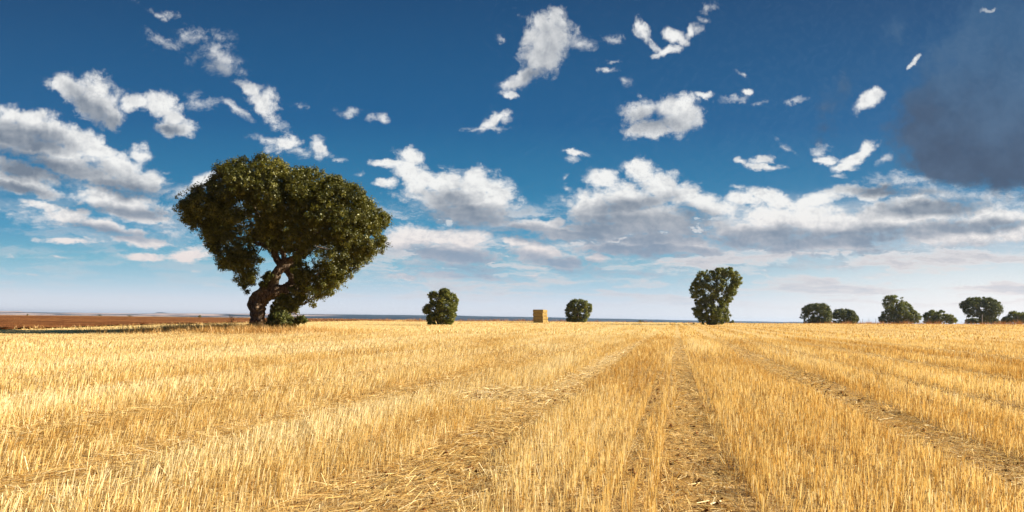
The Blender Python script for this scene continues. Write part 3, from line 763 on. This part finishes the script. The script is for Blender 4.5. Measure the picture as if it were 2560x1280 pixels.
fartree('mushroom shaped dark oak split by a cleft, second from the right edge', [(1875,240),(1920,225),(1960,195),(2040,178),(2090,185),(2105,210),(2110,185),(2170,180),(2240,205),(2310,240),(2332,300),(2328,350),(2295,390),(2235,412),(2185,442),(2095,446),(2072,402),(2020,398),(1962,408),(1922,355),(1882,300)], (2112, 455), 210, 4.2, 130, 1.05, 45,
        [[(2455,810,4),(2455,796,3.5),(2452,782,3),(2446,772,2)],[(2456,796,3),(2466,780,2.2)]], [(*c5(2112,310),2,4),(*c5(2040,330),3,2),(*c5(2000,300),2,2)])
fartree('low tree with sparse top at the right edge of the photo, beyond the fence', [(2320,420),(2350,395),(2385,380),(2400,345),(2450,330),(2520,340),(2600,345),(2680,360),(2700,450),(2320,450)], (2500, 452), 215, 3.5, 70, 0.95, 46,
        [[(2550,808,2.5),(2549,796,2),(2546,786,1.4)]], [(*c5(2430,390),2,2)], mat=M_leaf2)
fartree('low dark bush behind the cleft mushroom oak, left of its trunk', [(1915,435),(1950,415),(2000,405),(2080,415),(2095,450),(1920,452)], (2000, 452), 228, 1.5, 18, 0.8, 47,
        [[(2428,808,1.5),(2428,801,1.0)]], name='bush', cat='bush', group='bushes beyond the fence')
fartree('low dark bush behind the cleft mushroom oak, right of its trunk', [(2160,420),(2210,400),(2290,405),(2310,450),(2160,452)], (2230, 452), 228, 1.5, 18, 0.8, 48,
        [[(2483,808,1.5),(2483,801,1.0)]], name='bush', cat='bush', group='bushes beyond the fence')
def bushlet(label, cx, top, bot, hw, d, seed, mat=None, name='bush'):
    pts = [(cx - hw, bot), (cx - hw * 1.05, (top + bot) / 2), (cx - hw * .5, top + (bot - top) * .12), (cx + hw * .1, top), (cx + hw * .7, top + (bot - top) * .2), (cx + hw, (top + bot) / 2), (cx + hw * .95, bot)]
    s = (bot - top) / F * d
    return tree(name, label, 'bush', pts, (cx, bot), d, s * 0.5, 16, s * 0.33, 7, s * 0.14, 8, s * 0.13, seed, mat or M_leaf3,
                [[(cx, bot + 1, (bot - top) * .08), (cx, (top + bot) / 2 + 1, (bot - top) * .05)]], (), 'small bushes far off')
bushlet('small round dark bush on the skyline right of the tall oak', 1829.5, 798.5, 808, 6.5, 205, 51)
bushlet('small flat dark bush on the skyline between round oak and tall oak', 1601, 799.5, 806, 9, 230, 52)
bushlet('tiny dark bush left of the tall oak, on the field edge', 1734, 806.5, 810.5, 3.5, 140, 53)
bushlet('small dark bush far beyond the ploughed field, left of the old oak', 499, 787.5, 794, 4, 330, 54)
bushlet('low wide bush far off beyond the left part of the ploughed field', 250, 786, 789.5, 8, 320, 55)
bushlet('low bush far off beyond the middle of the ploughed field', 325, 787.5, 791, 8, 325, 56)
bushlet('tiny bush on the far edge of the ploughed field at the left', 69, 785, 788, 3, 315, 57)

# ------------------------------------------------------------------ straw bale stack
def bale_mesh(L, Wd, H, seed):
    import bmesh
    bm = bmesh.new()
    bmesh.ops.create_cube(bm, size=1)
    for v in bm.verts: v.co = Vector((v.co.x * L, v.co.y * Wd, v.co.z * H))
    bmesh.ops.bevel(bm, geom=list(bm.edges), offset=0.16, segments=3, affect='EDGES', profile=0.6)
    bmesh.ops.subdivide_edges(bm, edges=[e for e in bm.edges if e.calc_length() > 0.5], cuts=5, use_grid_fill=True)
    rg = random.Random(seed)
    for v in bm.verts:
        zz = 1 - (2 * v.co.z / H) ** 2
        v.co.x *= 1 + 0.045 * zz; v.co.y *= 1 + 0.05 * zz
        # bulges between the twines on the ends
        k_ = 0.035 * math.sin(v.co.y * 14 + seed) + 0.03 * rg.uniform(-1, 1)
        v.co.x += k_ * (1 if v.co.x > 0 else -1)
        v.co.y += 0.02 * rg.uniform(-1, 1); v.co.z += 0.012 * rg.uniform(-1, 1)
    me = bpy.data.meshes.new('bale'); bm.to_mesh(me); bm.free()
    me.materials.append(M_bale)
    return me
BD = 150.0
bx, by_ = uv(1345.5, 806)[0] * BD, BD
lay = ['bottom', 'third', 'second', 'top']
colw = ['at the shaded front of the stack', 'second from the front on the sunlit side', 'third from the front on the sunlit side', 'at the back end of the sunlit side']
rg = random.Random(5)
bz = gz(bx, by_)
ang = math.radians(17)
for c in range(4):
    for l in range(4):
        L, Wd, H = 2.62 + rg.uniform(-.05, .05), 1.28, 0.885
        me = bale_mesh(L, Wd - 0.03, H - 0.015, 10 * c + l)
        o = bpy.data.objects.new('straw_bale', me); COL.objects.link(o)
        lx = rg.uniform(-.08, .08) + 0.035 * (3 - l); ly = c * 1.34
        o.rotation_euler = (0, 0, -ang + rg.uniform(-.015, .015))
        X = bx + lx * math.cos(-ang) - ly * math.sin(-ang); Y = by_ + lx * math.sin(-ang) + ly * math.cos(-ang)
        o.location = (X, Y, bz + H * (l + 0.5) + 0.01)
        pos = {0: 'bottom bale', 1: 'bale in the second layer up', 2: 'bale in the third layer up', 3: 'top layer bale'}[l]
        tag(o, pos + ' ' + colw[c], 'straw bale', 'bales of the big square straw stack')
        # two twines round each bale
        for s in (-0.6, 0.0, 0.6):
            tv = []; tq = []
            hw, hh = (Wd - 0.03) / 2 + 0.012, (H - 0.02) / 2 + 0.006
            ring = [(s * 1, -hw, -hh + .1), (s, -hw, hh - .1), (s, -hw + .1, hh), (s, hw - .1, hh), (s, hw, hh - .1), (s, hw, -hh + .1), (s, hw - .1, -hh), (s, -hw + .1, -hh)]
            ring.append(ring[0])
            v, q = tube(ring, [0.008] * 9, 4, 0, 0, 1, cap=False)
            to = mesh_obj('twine', v, q, M_twine); to.parent = o

# ------------------------------------------------------------------ wire fence on the right skyline
def fence():
    posts = [(78,440,450,1),(100,442,452,1),(185,441,452,1),(135,444,452,1),(510,428,455,2),(660,424,455,2),(715,424,455,2),(838,416,455,2.4),(905,411,455,2.4),(977,410,455,2.4),(1120,412,458,2.4),(1318,404,458,2.6),(1430,404,458,2.6),(1540,397,458,3),(1660,396,458,3),(1800,394,460,3),(1948,394,460,3),(2113,372,462,5),(2290,386,462,3.4),(2490,384,464,3.4),(2700,382,464,3.4)]
    x0, _ = uv(*c5(1500, 458)); dd = lambda px: np.interp(px, [1975, 2560], [215, 188])
    r = thing('wire_fence', 'wire fence on weathered posts along the weedy right edge of the field', 'fence', (x0 * 200, 200, gz(x0 * 200, 200)))
    tops = []
    for i, (cx, t, b, w) in enumerate(posts):
        px, py = c5(cx, b); d = float(dd(px)); u = uv(px, py)[0]
        x = u * d; z = gz(x, d)
        ht = EYE + uv(*c5(cx, t))[1] * d
        ht = max(ht, z + 0.9)
        rr = w / 4.267 / F * d * 0.62
        lean = 0.05 * math.sin(i * 2.3)
        v, q = tube([(x, d, z - 0.2), (x + lean * .5, d, (z + ht) / 2), (x + lean, d, ht)], [rr * 1.05, rr, rr * .9], 8, 0.08, i, 3)
        p = mesh_obj('fence_post', v, q, M_postw if cx == 2113 else M_post, r, smooth=True)
        if cx == 2113: p['label'] = 'thick pale post with a rounded top'
        tops.append((x, d, z, ht))
    parts = []
    for f in (0.45, 0.68, 0.9):
        pts = [(x, d - 0.08, z + (ht - z) * f) for x, d, z, ht in sorted(tops)]
        parts.append(tube(pts, [0.006] * len(pts), 4, 0, 0, 1, cap=False))
    v, q = join(parts); mesh_obj('wire', v, q, M_wire, r)
fence()

# ------------------------------------------------------------------ blades: stubble, straw, grass
def blades(x, y, z, h, leanx, leany, w, seed, tri=False, curve=0.0):
    """standing straws: 3-sided tubes (tri) or single bent strips"""
    n = len(x); rg = np.random.default_rng(seed)
    B = np.stack([x, y, z], 1); Tp = B + np.stack([leanx * h, leany * h, h * np.sqrt(np.maximum(0.05, 1 - leanx ** 2 - leany ** 2))], 1)
    if tri:
        a = rg.random(n) * 6.28
        V = np.empty((n, 6, 3))
        for k_ in range(3):
            o = np.stack([np.cos(a + k_ * 2.094), np.sin(a + k_ * 2.094), np.zeros(n)], 1) * (w * 0.55)[:, None]
            V[:, k_] = B + o; V[:, 3 + k_] = Tp + o * 0.85
        i = np.arange(n)[:, None] * 6
        q = np.concatenate([i + [0, 1, 4, 3], i + [1, 2, 5, 4], i + [2, 0, 3, 5]], 0)
        return V.reshape(-1, 3), q, 6
    a = rg.random(n) * 6.283
    o = np.stack([np.cos(a), np.sin(a), np.zeros(n)], 1) * (w * 0.5)[:, None]
    if curve:
        M = (B + Tp) / 2 - np.stack([leanx, leany, np.zeros(n)], 1) * (h * curve)[:, None]
        V = np.empty((n, 6, 3)); V[:, 0] = B - o; V[:, 1] = B + o; V[:, 2] = M - o * .8; V[:, 3] = M + o * .8; V[:, 4] = Tp - o * .2; V[:, 5] = Tp + o * .2
        i = np.arange(n)[:, None] * 6
        return V.reshape(-1, 3), np.concatenate([i + [0, 1, 3, 2], i + [2, 3, 5, 4]], 0), 6
    V = np.empty((n, 4, 3)); V[:, 0] = B - o; V[:, 1] = B + o; V[:, 2] = Tp + o * .8; V[:, 3] = Tp - o * .8
    return V.reshape(-1, 3), np.arange(n * 4).reshape(n, 4), 4

U0 = 0.288
def srow(x, y): return x - U0 * y          # offset across the seed rows
TR = [(-21.2, .5), (-18.3, .5), (-15.9, .45), (-13, .45), (-10.6, .42), (-7.6, .42), (-5.2, .45), (-2.2, .36), (0.18, .28), (3.05, .50), (5.4, .32), (8.2, .60), (10.8, .5), (13.7, .7), (16.3, .5), (19.2, .7), (21.7, .6), (24.6, .8), (27, .7), (30, .8), (33, .8), (36.5, 1), (40, 1), (44, 1), (49, 1), (54, 1.2), (60, 1.2)]
def track(x, y):
    s = srow(x, y) + 0.10 * (fbm(y / 2.5, x * 0, 3) - 0.5) * 2
    m = np.zeros_like(s)
    for t, hw in TR:
        wid = hw * (0.85 + 0.5 * (vnoise(y / 4 + t * 7, y * 0, 9)))
        m = np.maximum(m, (0.6 if t < -4 else 1.0) * (1 - sstep(wid * 0.55, wid * 1.15, np.abs(s - t))))
    slit = (1 - sstep(.03, .10, np.abs(s + 0.42))) * sstep(4.0, 6.0, y) * (1 - sstep(18, 26, y))
    m = np.maximum(m, slit * .9)
    # trampled patch in front and left of the track
    m = np.maximum(m, (1 - sstep(0.6, 1.15, np.hypot((s + 2.9) / 1.15, (y - 10.2) / 1.2))))
    m = np.maximum(m, 0.9 * (1 - sstep(0.5, 1.2, np.hypot((s + 2.2) / 0.75, (y - 4.2) / 1.8))))
    return m
def tall_zone(x, y):
    """1 in the tall near stubble, 0 on the short strip by the ploughed field"""
    edge = np.interp(x, [-60, -30, -19, -15, -12, 0], [22.5, 24.5, 27.5, 35, 400, 400]) + 1.5 * (fbm(x / 3, y / 30, 2) - 0.5)
    return np.where(y < edge, 1.0, 0.0)
def sample(rg, d0, d1, umax, dens):
    """uniform points in the wedge |x| < umax*y (plus a margin)"""
    area = umax * (d1 ** 2 - d0 ** 2) + 3.0 * (d1 - d0)
    n = int(area * dens)
    y = np.sqrt(d0 ** 2 + (d1 ** 2 - d0 ** 2) * rg.random(n))
    x = (rg.random(n) * 2 - 1) * (umax * y + 1.5)
    return x, y
def stub_zone(d0, d1, dens, w0, seed, tri, rows=True, umax=0.98, hmul=1.0):
    rg = np.random.default_rng(seed)
    x, y = sample(rg, d0, d1, umax, dens)
    if rows:
        s = srow(x, y); pit = 0.165
        sq = np.round(s / pit) * pit + rg.normal(size=len(x)) * 0.022
        mixr = rg.random(len(x)) < 0.85
        x = np.where(mixr, x + (sq - s), x)
    x = x + (rg.normal(size=len(x)) * 0.01)
    clump = fbm(x * 4.0, y * 4.0, 21, 3)
    big = fbm(srow(x, y) / 1.1, y / 7, 22, 3)
    tr = track(x, y); tz = tall_zone(x, y)
    ind = in_poly(x, y, PLOUGH)
    keep = rg.random(len(x)) < (1 - np.where(np.abs(srow(x, y) - 0.2) < 0.6, 0.96, 0.86) * tr) * np.clip(0.30 + 1.5 * (clump - 0.28), 0.08, 1) * (1 - 0.4 * (big < 0.36))
    rowb = vnoise(srow(x, y) / 0.38 + 11.0, y / 40, 57)
    keep &= rg.random(len(x)) < 1 - 0.75 * sstep(0.62, 0.85, rowb) * sstep(0.6, 3.0, srow(x, y))
    keep &= ~ind
    keep &= (np.hypot((x - TX) / 6, (y - TY + 1) / 4) > 1)
    x, y, clump, big, tr, tz = [a[keep] for a in (x, y, clump, big, tr, tz)]
    n = len(x)
    band = vnoise(srow(x, y) / 0.62, y / 18, 52)
    wide = vnoise(srow(x, y) / 1.5 + 3.3, y / 60, 53)
    h = (0.170 + 0.030 * rg.normal(size=n)) * (0.62 + 0.30 * big + 0.30 * band + 0.38 * wide) * hmul
    h *= np.where(rg.random(n) < 0.22, 0.45 + 0.4 * rg.random(n), 1)
    h = np.clip(h, 0.04, 0.33) * (1 - 0.55 * tr) * np.where(tz > 0.5, 1, 0.42)
    lean = 0.10 + 0.5 * np.clip(tr, 0, 1)
    # left of the track the combine laid the straw over
    left = sstep(1.5, 3.5, -srow(x, y)) * (0.4 + 0.9 * vnoise(srow(x, y) / 0.9, y / 6, 31))
    lx = rg.normal(size=n) * lean + 0.22 * left; ly = rg.normal(size=n) * lean + 0.1 * left
    q = np.hypot(lx, ly); f = np.where(q > 0.9, 0.9 / q, 1); lx *= f; ly *= f
    brk = rg.random(n) < 0.10
    lx = np.where(brk, rg.normal(size=n) * 0.45, lx).clip(-.85, .85); ly = np.where(brk, rg.normal(size=n) * 0.3, ly).clip(-.45, .45)
    w = w0 * (0.7 + 0.6 * rg.random(n))
    col = np.clip(0.32 + 0.9 * (big - 0.5) + 0.27 * rg.normal(size=n) + 0.40 * (vnoise(srow(x, y) / 1.3, y / 30, 44) - 0.35) + 0.30 * left + 0.06 * sstep(1, 8, -srow(x, y)) - 0.08 * sstep(2, 12, srow(x, y)), 0, 1)  # paler left, deeper right: the fall of sunlight put into the straw colour
    col = np.where(tz > 0.5, col, 0.75 + 0.12 * rg.normal(size=n))
    V, Q, k_ = blades(x, y, ground(x, y) - 0.01, h, lx, ly, w, seed + 1, tri)
    return V, Q, np.repeat(np.clip(col, 0, 1), k_)
def joinA(parts):
    V, Q = join([(p[0], p[1]) for p in parts]); return V, Q, np.concatenate([p[2] for p in parts])
Vs, Qs, As = joinA([stub_zone(1.6, 9.0, 1150, 0.0052, 101, False),
                    stub_zone(9.0, 20.0, 560, 0.0078, 102, False),
                    stub_zone(20.0, 45.0, 150, 0.014, 103, False),
                    stub_zone(45.0, 110.0, 14, 0.05, 104, False, rows=False),
                    stub_zone(110.0, 240.0, 3.2, 0.15, 105, False, rows=False, hmul=0.75)])
o = mesh_obj('stubble', Vs, Qs, M_straw, attr=As)
tag(o, 'golden cut cereal stubble standing in rows over the whole field', 'stubble', kind='stuff')
print('stubble faces', len(Qs))

# loose straw lying on the soil, thick in the wheel tracks and the matted swath
def litter(d0, d1, dens, w0, seed):
    rg = np.random.default_rng(seed)
    x, y = sample(rg, d0, d1, 0.98, dens)
    tr = track(x, y)
    swath = np.maximum(1 - sstep(0.5, 1.25, np.hypot((srow(x, y) + 2.9) / 1.3, (y - 10.2) / 1.1)),
                       (1 - sstep(0.15, 0.5, np.abs(srow(x, y) + 2.35))) * sstep(7, 12, y) * (1 - sstep(24, 40, y)))
    swath = swath * (0.35 + 0.9 * fbm(x * 1.3, y * 1.3, 61))
    ind = in_poly(x, y, PLOUGH)
    keep = (rg.random(len(x)) < 0.30 + 0.68 * tr + 1.0 * swath) & ~ind
    x, y, tr, swath = [a[keep] for a in (x, y, tr, swath)]
    n = len(x)
    # lying mostly along the rows, tangled in the swath
    left = (srow(x, y) < -1.2)
    a = np.where(left, math.atan2(1, 0.95) , math.atan2(1, U0)) + rg.normal(size=n) * np.where(left, 0.45, 1.1) + (rg.random(n) < 0.25) * rg.random(n) * 3
    L = (0.05 + 0.14 * rg.random(n)) * (1 + 0.35 * left)
    up = rg.random(n) ** 2 * (0.045 + 0.13 * swath)
    el = rg.normal(size=n) * 0.16
    dx, dy_, dz = np.cos(a) * np.cos(el) * L / 2, np.sin(a) * np.cos(el) * L / 2, np.sin(el) * L / 2
    c = np.stack([x, y, ground(x, y) + 0.008 + up + np.abs(dz)], 1)
    D = np.stack([dx, dy_, dz], 1)
    w = w0 * (0.6 + 0.8 * rg.random(n))
    px_ = np.stack([-np.sin(a), np.cos(a), rg.normal(size=n) * 0.5], 1) * (w / 2)[:, None]
    V = np.empty((n, 4, 3)); V[:, 0] = c - D - px_; V[:, 1] = c - D + px_; V[:, 2] = c + D + px_; V[:, 3] = c + D - px_
    col = np.clip(0.45 + 0.3 * rg.normal(size=n) + 0.5 * swath, 0, 1)
    return V.reshape(-1, 3), np.arange(n * 4).reshape(n, 4), np.repeat(col, 4)
Vl, Ql, Al = joinA([litter(2.3, 9, 1000, 0.0042, 201), litter(9, 20, 480, 0.0058, 202), litter(20, 45, 80, 0.011, 203)])
o = mesh_obj('loose_straw', Vl, Ql, M_straw, attr=Al)
tag(o, 'loose pale straw lying flat in the wheel tracks and matted swath', 'straw', kind='stuff')

# red clods showing in the tracks
def clods():
    rg = np.random.default_rng(9)
    x, y = sample(rg, 1.6, 16, 0.98, 26)
    keep = rg.random(len(x)) < track(x, y); x, y = x[keep], y[keep]
    n = len(x); r = 0.012 + 0.03 * rg.random(n) ** 2
    base = np.array([(1,0,0),(0,1,0),(-1,0,0),(0,-1,0),(0,0,1),(0,0,-1)], float)
    V = base[None] * r[:, None, None] * (0.6 + 0.7 * rg.random((n, 6, 1))) + rg.normal(size=(n, 6, 3)) * r[:, None, None] * 0.15
    V += np.stack([x, y, ground(x, y) + r * 0.3], 1)[:, None, :]
    t = np.array([(0,1,4),(1,2,4),(2,3,4),(3,0,4),(1,0,5),(2,1,5),(3,2,5),(0,3,5)])
    q = (np.arange(n)[:, None, None] * 6 + t[None]).reshape(-1, 3)
    o = mesh_obj('soil_clods', V.reshape(-1, 3), q, M_plough)
    tag(o, 'small red soil clods scattered in the wheel tracks', 'soil clods', kind='stuff')
clods()

# dry grass: round the oak, along the edges of the ploughed field and the fence
def tuft_blades(x, y, h, w, seed, lean=0.3, colm=0.5, cols=0.22, curve=0.25):
    rg = np.random.default_rng(seed); n = len(x)
    lx = rg.normal(size=n) * lean; ly = rg.normal(size=n) * lean
    q = np.hypot(lx, ly); f = np.where(q > 0.85, 0.85 / q, 1)
    V, Q, k_ = blades(x, y, ground(x, y) - 0.01, h, lx * f, ly * f, w, seed, False, curve)
    return V, Q, np.repeat(np.clip(colm + cols * rg.normal(size=n), 0, 1), k_)
def oak_grass():
    rg = np.random.default_rng(301)
    n = 26000
    x = TX + 0.3 + rg.normal(size=n) * 3.3; y = TY - 3.2 + rg.normal(size=n) * 1.3
    c = fbm(x * 1.3, y * 1.3, 71); k_ = rg.random(n) < np.clip((c - 0.3) * 3, 0, 1)
    x, y, c = x[k_], y[k_], c[k_]
    h = (0.12 + 0.42 * rg.random(len(x)) ** 2.5) * (0.5 + 0.9 * c)
    A = tuft_blades(x, y, h, np.full(len(x), 0.022), 302, 0.28, 0.55)
    n = 7000
    x = TX - 1.0 + rg.normal(size=n) * 3.6; y = TY - 5.4 + rg.normal(size=n) * 1.2
    k_ = rg.random(n) < np.clip((fbm(x * 0.9, y * 0.9, 79) - 0.35) * 3.5, 0, 1); x, y = x[k_], y[k_]
    A2_ = tuft_blades(x, y, 0.22 + 0.42 * rg.random(len(x)) ** 2, np.full(len(x), 0.022), 304, 0.35, 0.15)
    # the fringe of tall stubble left standing in front of the short strip
    n = 9000
    x = -62 + 46 * rg.random(n); e = np.interp(x, [-62, -30, -19, -14], [22.5, 24.5, 27.5, 35]); y = e + rg.normal(size=n) * 0.35
    k_ = rg.random(n) < np.clip((fbm(x / 1.5, y * 0, 73) - 0.25) * 2.2, 0, 1); x, y = x[k_], y[k_]
    Bf_ = tuft_blades(x, y, 0.15 + 0.12 * rg.random(len(x)), np.full(len(x), 0.020), 303, 0.22, 0.85, 0.12)
    V, Q, A_ = joinA([A, A2_, Bf_])
    o = mesh_obj('dry_grass', V, Q, M_dry, attr=A_)
    tag(o, 'tall dry grass round the foot of the old oak and along the field edge', 'grass', kind='stuff')
oak_grass()
def plough_fringe():
    rg = np.random.default_rng(311)
    parts = []
    pl = [(-130, 39), (-120, 39), (-40, 42.5), (-49, 80), (-52, 110), (-55, 270), (-62, 420), (-150, 340), (-330, 300), (-420, 290)]
    for i in range(len(pl) - 1):
        a = np.array(pl[i]); b = np.array(pl[i + 1]); L = np.linalg.norm(b - a)
        dist = np.linalg.norm((a + b) / 2)
        n = int(L * (26 if dist < 130 else 10)); t = rg.random(n)
        p = a + (b - a) * t[:, None] + rg.normal(size=(n, 2)) * (0.5 if dist < 130 else 1.6)
        k_ = rg.random(n) < np.clip((fbm(p[:, 0] / 2, p[:, 1] / 2, 75) - 0.25) * 2.5, 0, 1); p = p[k_]
        parts.append(tuft_blades(p[:, 0], p[:, 1], 0.08 + 0.30 * rg.random(len(p)) ** 3 + dist * 0.0006, np.full(len(p), 0.0004 * dist + 0.01), 312 + i, 0.25, 0.6))
    V, Q, A = joinA(parts)
    o = mesh_obj('dry_grass', V, Q, M_dry, attr=A)
    tag(o, 'fringe of dry grass along the borders of the ploughed red field', 'grass', kind='stuff')
plough_fringe()
def skyline_weeds():
    rg = np.random.default_rng(321)
    n = 30000
    px = 780 + rg.random(n) * 1900
    u = (px - CX) / F
    d = np.interp(px, [780, 1060, 1300, 1500, 1700, 1975, 2560, 2700], [205, 200, 200, 205, 205, 212, 186, 184]) + rg.normal(size=n) * 2.0
    x, y = u * d, d
    dens = np.interp(px, [780, 1040, 1330, 1420, 1480, 1900, 1960, 2180, 2560], [.4, .6, .5, .35, .2, .12, .4, .7, 1])
    c = fbm(x / 3.0, y / 6, 77)
    k_ = rg.random(n) < np.clip((c - 0.32) * 3.0, 0, 1) * dens
    x, y, c, px = x[k_], y[k_], c[k_], px[k_]
    h = (0.35 + 0.95 * rg.random(len(x)) ** 1.6) * (0.4 + 1.2 * (c - 0.3)) * np.interp(px, [780, 1300, 1900, 2100, 2560], [1.2, 1.3, .7, 1.5, 2.0])
    V, Q, A = tuft_blades(x, y, h, np.full(len(x), 0.07), 322, 0.25, 0.45)
    o = mesh_obj('dry_weeds', V, Q, M_rust, attr=A)
    tag(o, 'rusty dry weeds along the far edge of the field and under the fence', 'weeds', kind='stuff')
skyline_weeds()

# ------------------------------------------------------------------ shrubs at the foot of the oak
def shrub(name, label, cat, outline, base, d, tmax, nb, rb, seed, stems, ls=0.11, mat=None):
    return tree(name, label, cat, outline, base, d, tmax, nb, rb, 8, rb * 0.42, 9, ls, seed, mat or M_shrub, stems)
shrub('shrub', 'tangled green shrub of suckers right of the old oak trunk', 'shrub',
      [c2(*p) for p in [(430,1150),(445,1060),(470,1000),(520,960),(560,900),(590,940),(640,920),(690,960),(740,1000),(800,985),(860,975),(915,990),(900,1030),(860,1060),(800,1070),(760,1100),(700,1130),(640,1160),(560,1175),(480,1170)]],
      c2(600, 1165), 41.3, 0.9, 190, 0.28, 81,
      [[(*c2(600,1165),1.2),(*c2(595,1080),1.0),(*c2(590,960),.7)],[(*c2(560,1165),1.0),(*c2(530,1090),.8),(*c2(510,1010),.5)],[(*c2(640,1165),1.0),(*c2(720,1080),.8),(*c2(850,1010),.5)]])
shrub('shrub', 'tall thin leafy shoots climbing toward the crown right of the trunk', 'shrub',
      [c2(*p) for p in [(480,1000),(500,930),(490,880),(540,820),(570,790),(620,830),(640,880),(690,900),(700,950),(640,960),(600,1000),(540,1010)]],
      c2(570, 1165), 44.6, 0.6, 80, 0.26, 82,
      [[(*c2(570,1165),1.0),(*c2(575,1000),.9),(*c2(570,830),.6)],[(*c2(590,1165),1.0),(*c2(605,1000),.8),(*c2(640,880),.5)]], 0.12)
shrub('leafy_plant', 'low dark green plant hugging the left foot of the oak trunk', 'plant',
      [c2(*p) for p in [(150,1130),(170,1090),(220,1075),(270,1090),(300,1060),(340,1090),(390,1120),(395,1165),(300,1170),(170,1150)]],
      c2(270, 1165), 41.2, 0.6, 90, 0.20, 83, [[(*c2(270,1165),.8),(*c2(265,1115),.5)]], 0.10)
shrub('leafy_plant', 'sparse grey green plant in the dry grass farther left of the trunk', 'plant',
      [c2(*p) for p in [(0,1180),(20,1140),(60,1130),(110,1150),(140,1180),(90,1205),(20,1205)]],
      c2(60, 1200), 40.4, 0.5, 30, 0.15, 84, [[(*c2(60,1200),.6),(*c2(62,1165),.4)]], 0.08)
def dry_stalk():
    d = 42.2; bx_, by2 = c2(75, 1190)
    x = uv(bx_, by2)[0] * d; z = gz(x, d)
    r = thing('dry_weed', 'thin bare branching dry weed stalk left of the oak trunk', 'weed', (x, d, z))
    top = EYE + uv(*c2(75, 985))[1] * d
    H = top - z; rg = np.random.default_rng(91)
    parts = [tube([(x, d, z - .05), (x + .03, d, z + H * .5), (x - .01, d, z + H)], [0.018, 0.014, 0.008], 5, 0, 0, 3)]
    for k_ in range(16):
        t = 0.25 + 0.72 * rg.random(); a = rg.random() * 6.28; L = 0.16 + 0.3 * (1 - t)
        b = np.array([x + .02, d, z + H * t]); e = b + np.array([math.cos(a) * L, math.sin(a) * L, L * 0.9])
        parts.append(tube([b, (b + e) / 2 + (0, 0, -.02), e], [0.009, 0.008, 0.012], 4, 0, 0, 2))
    v, q = join(parts); mesh_obj('stalk', v, q, M_dry, r, attr=np.full(len(v), 0.1))
dry_stalk()

# ------------------------------------------------------------------ haze
def haze():
    import bmesh
    bm = bmesh.new(); bmesh.ops.create_cube(bm, size=1)
    for v in bm.verts: v.co = Vector((v.co.x * 15000, v.co.y * 15000, v.co.z * 58 + 6))
    me = bpy.data.meshes.new('haze'); bm.to_mesh(me); bm.free()
    m, T, out = new_mat('haze_air')
    pv = T.n('ShaderNodeVolumePrincipled')
    pv.inputs['Color'].default_value = (0.45, 0.66, 0.98, 1)
    pv.inputs['Density'].default_value = 0.00007
    pv.inputs['Anisotropy'].default_value = 0.35
    T.L.new(pv.outputs[0], out.inputs['Volume'])
    me.materials.append(m)
    o = bpy.data.objects.new('haze', me); COL.objects.link(o)
    tag(o, kind='stuff')
haze()
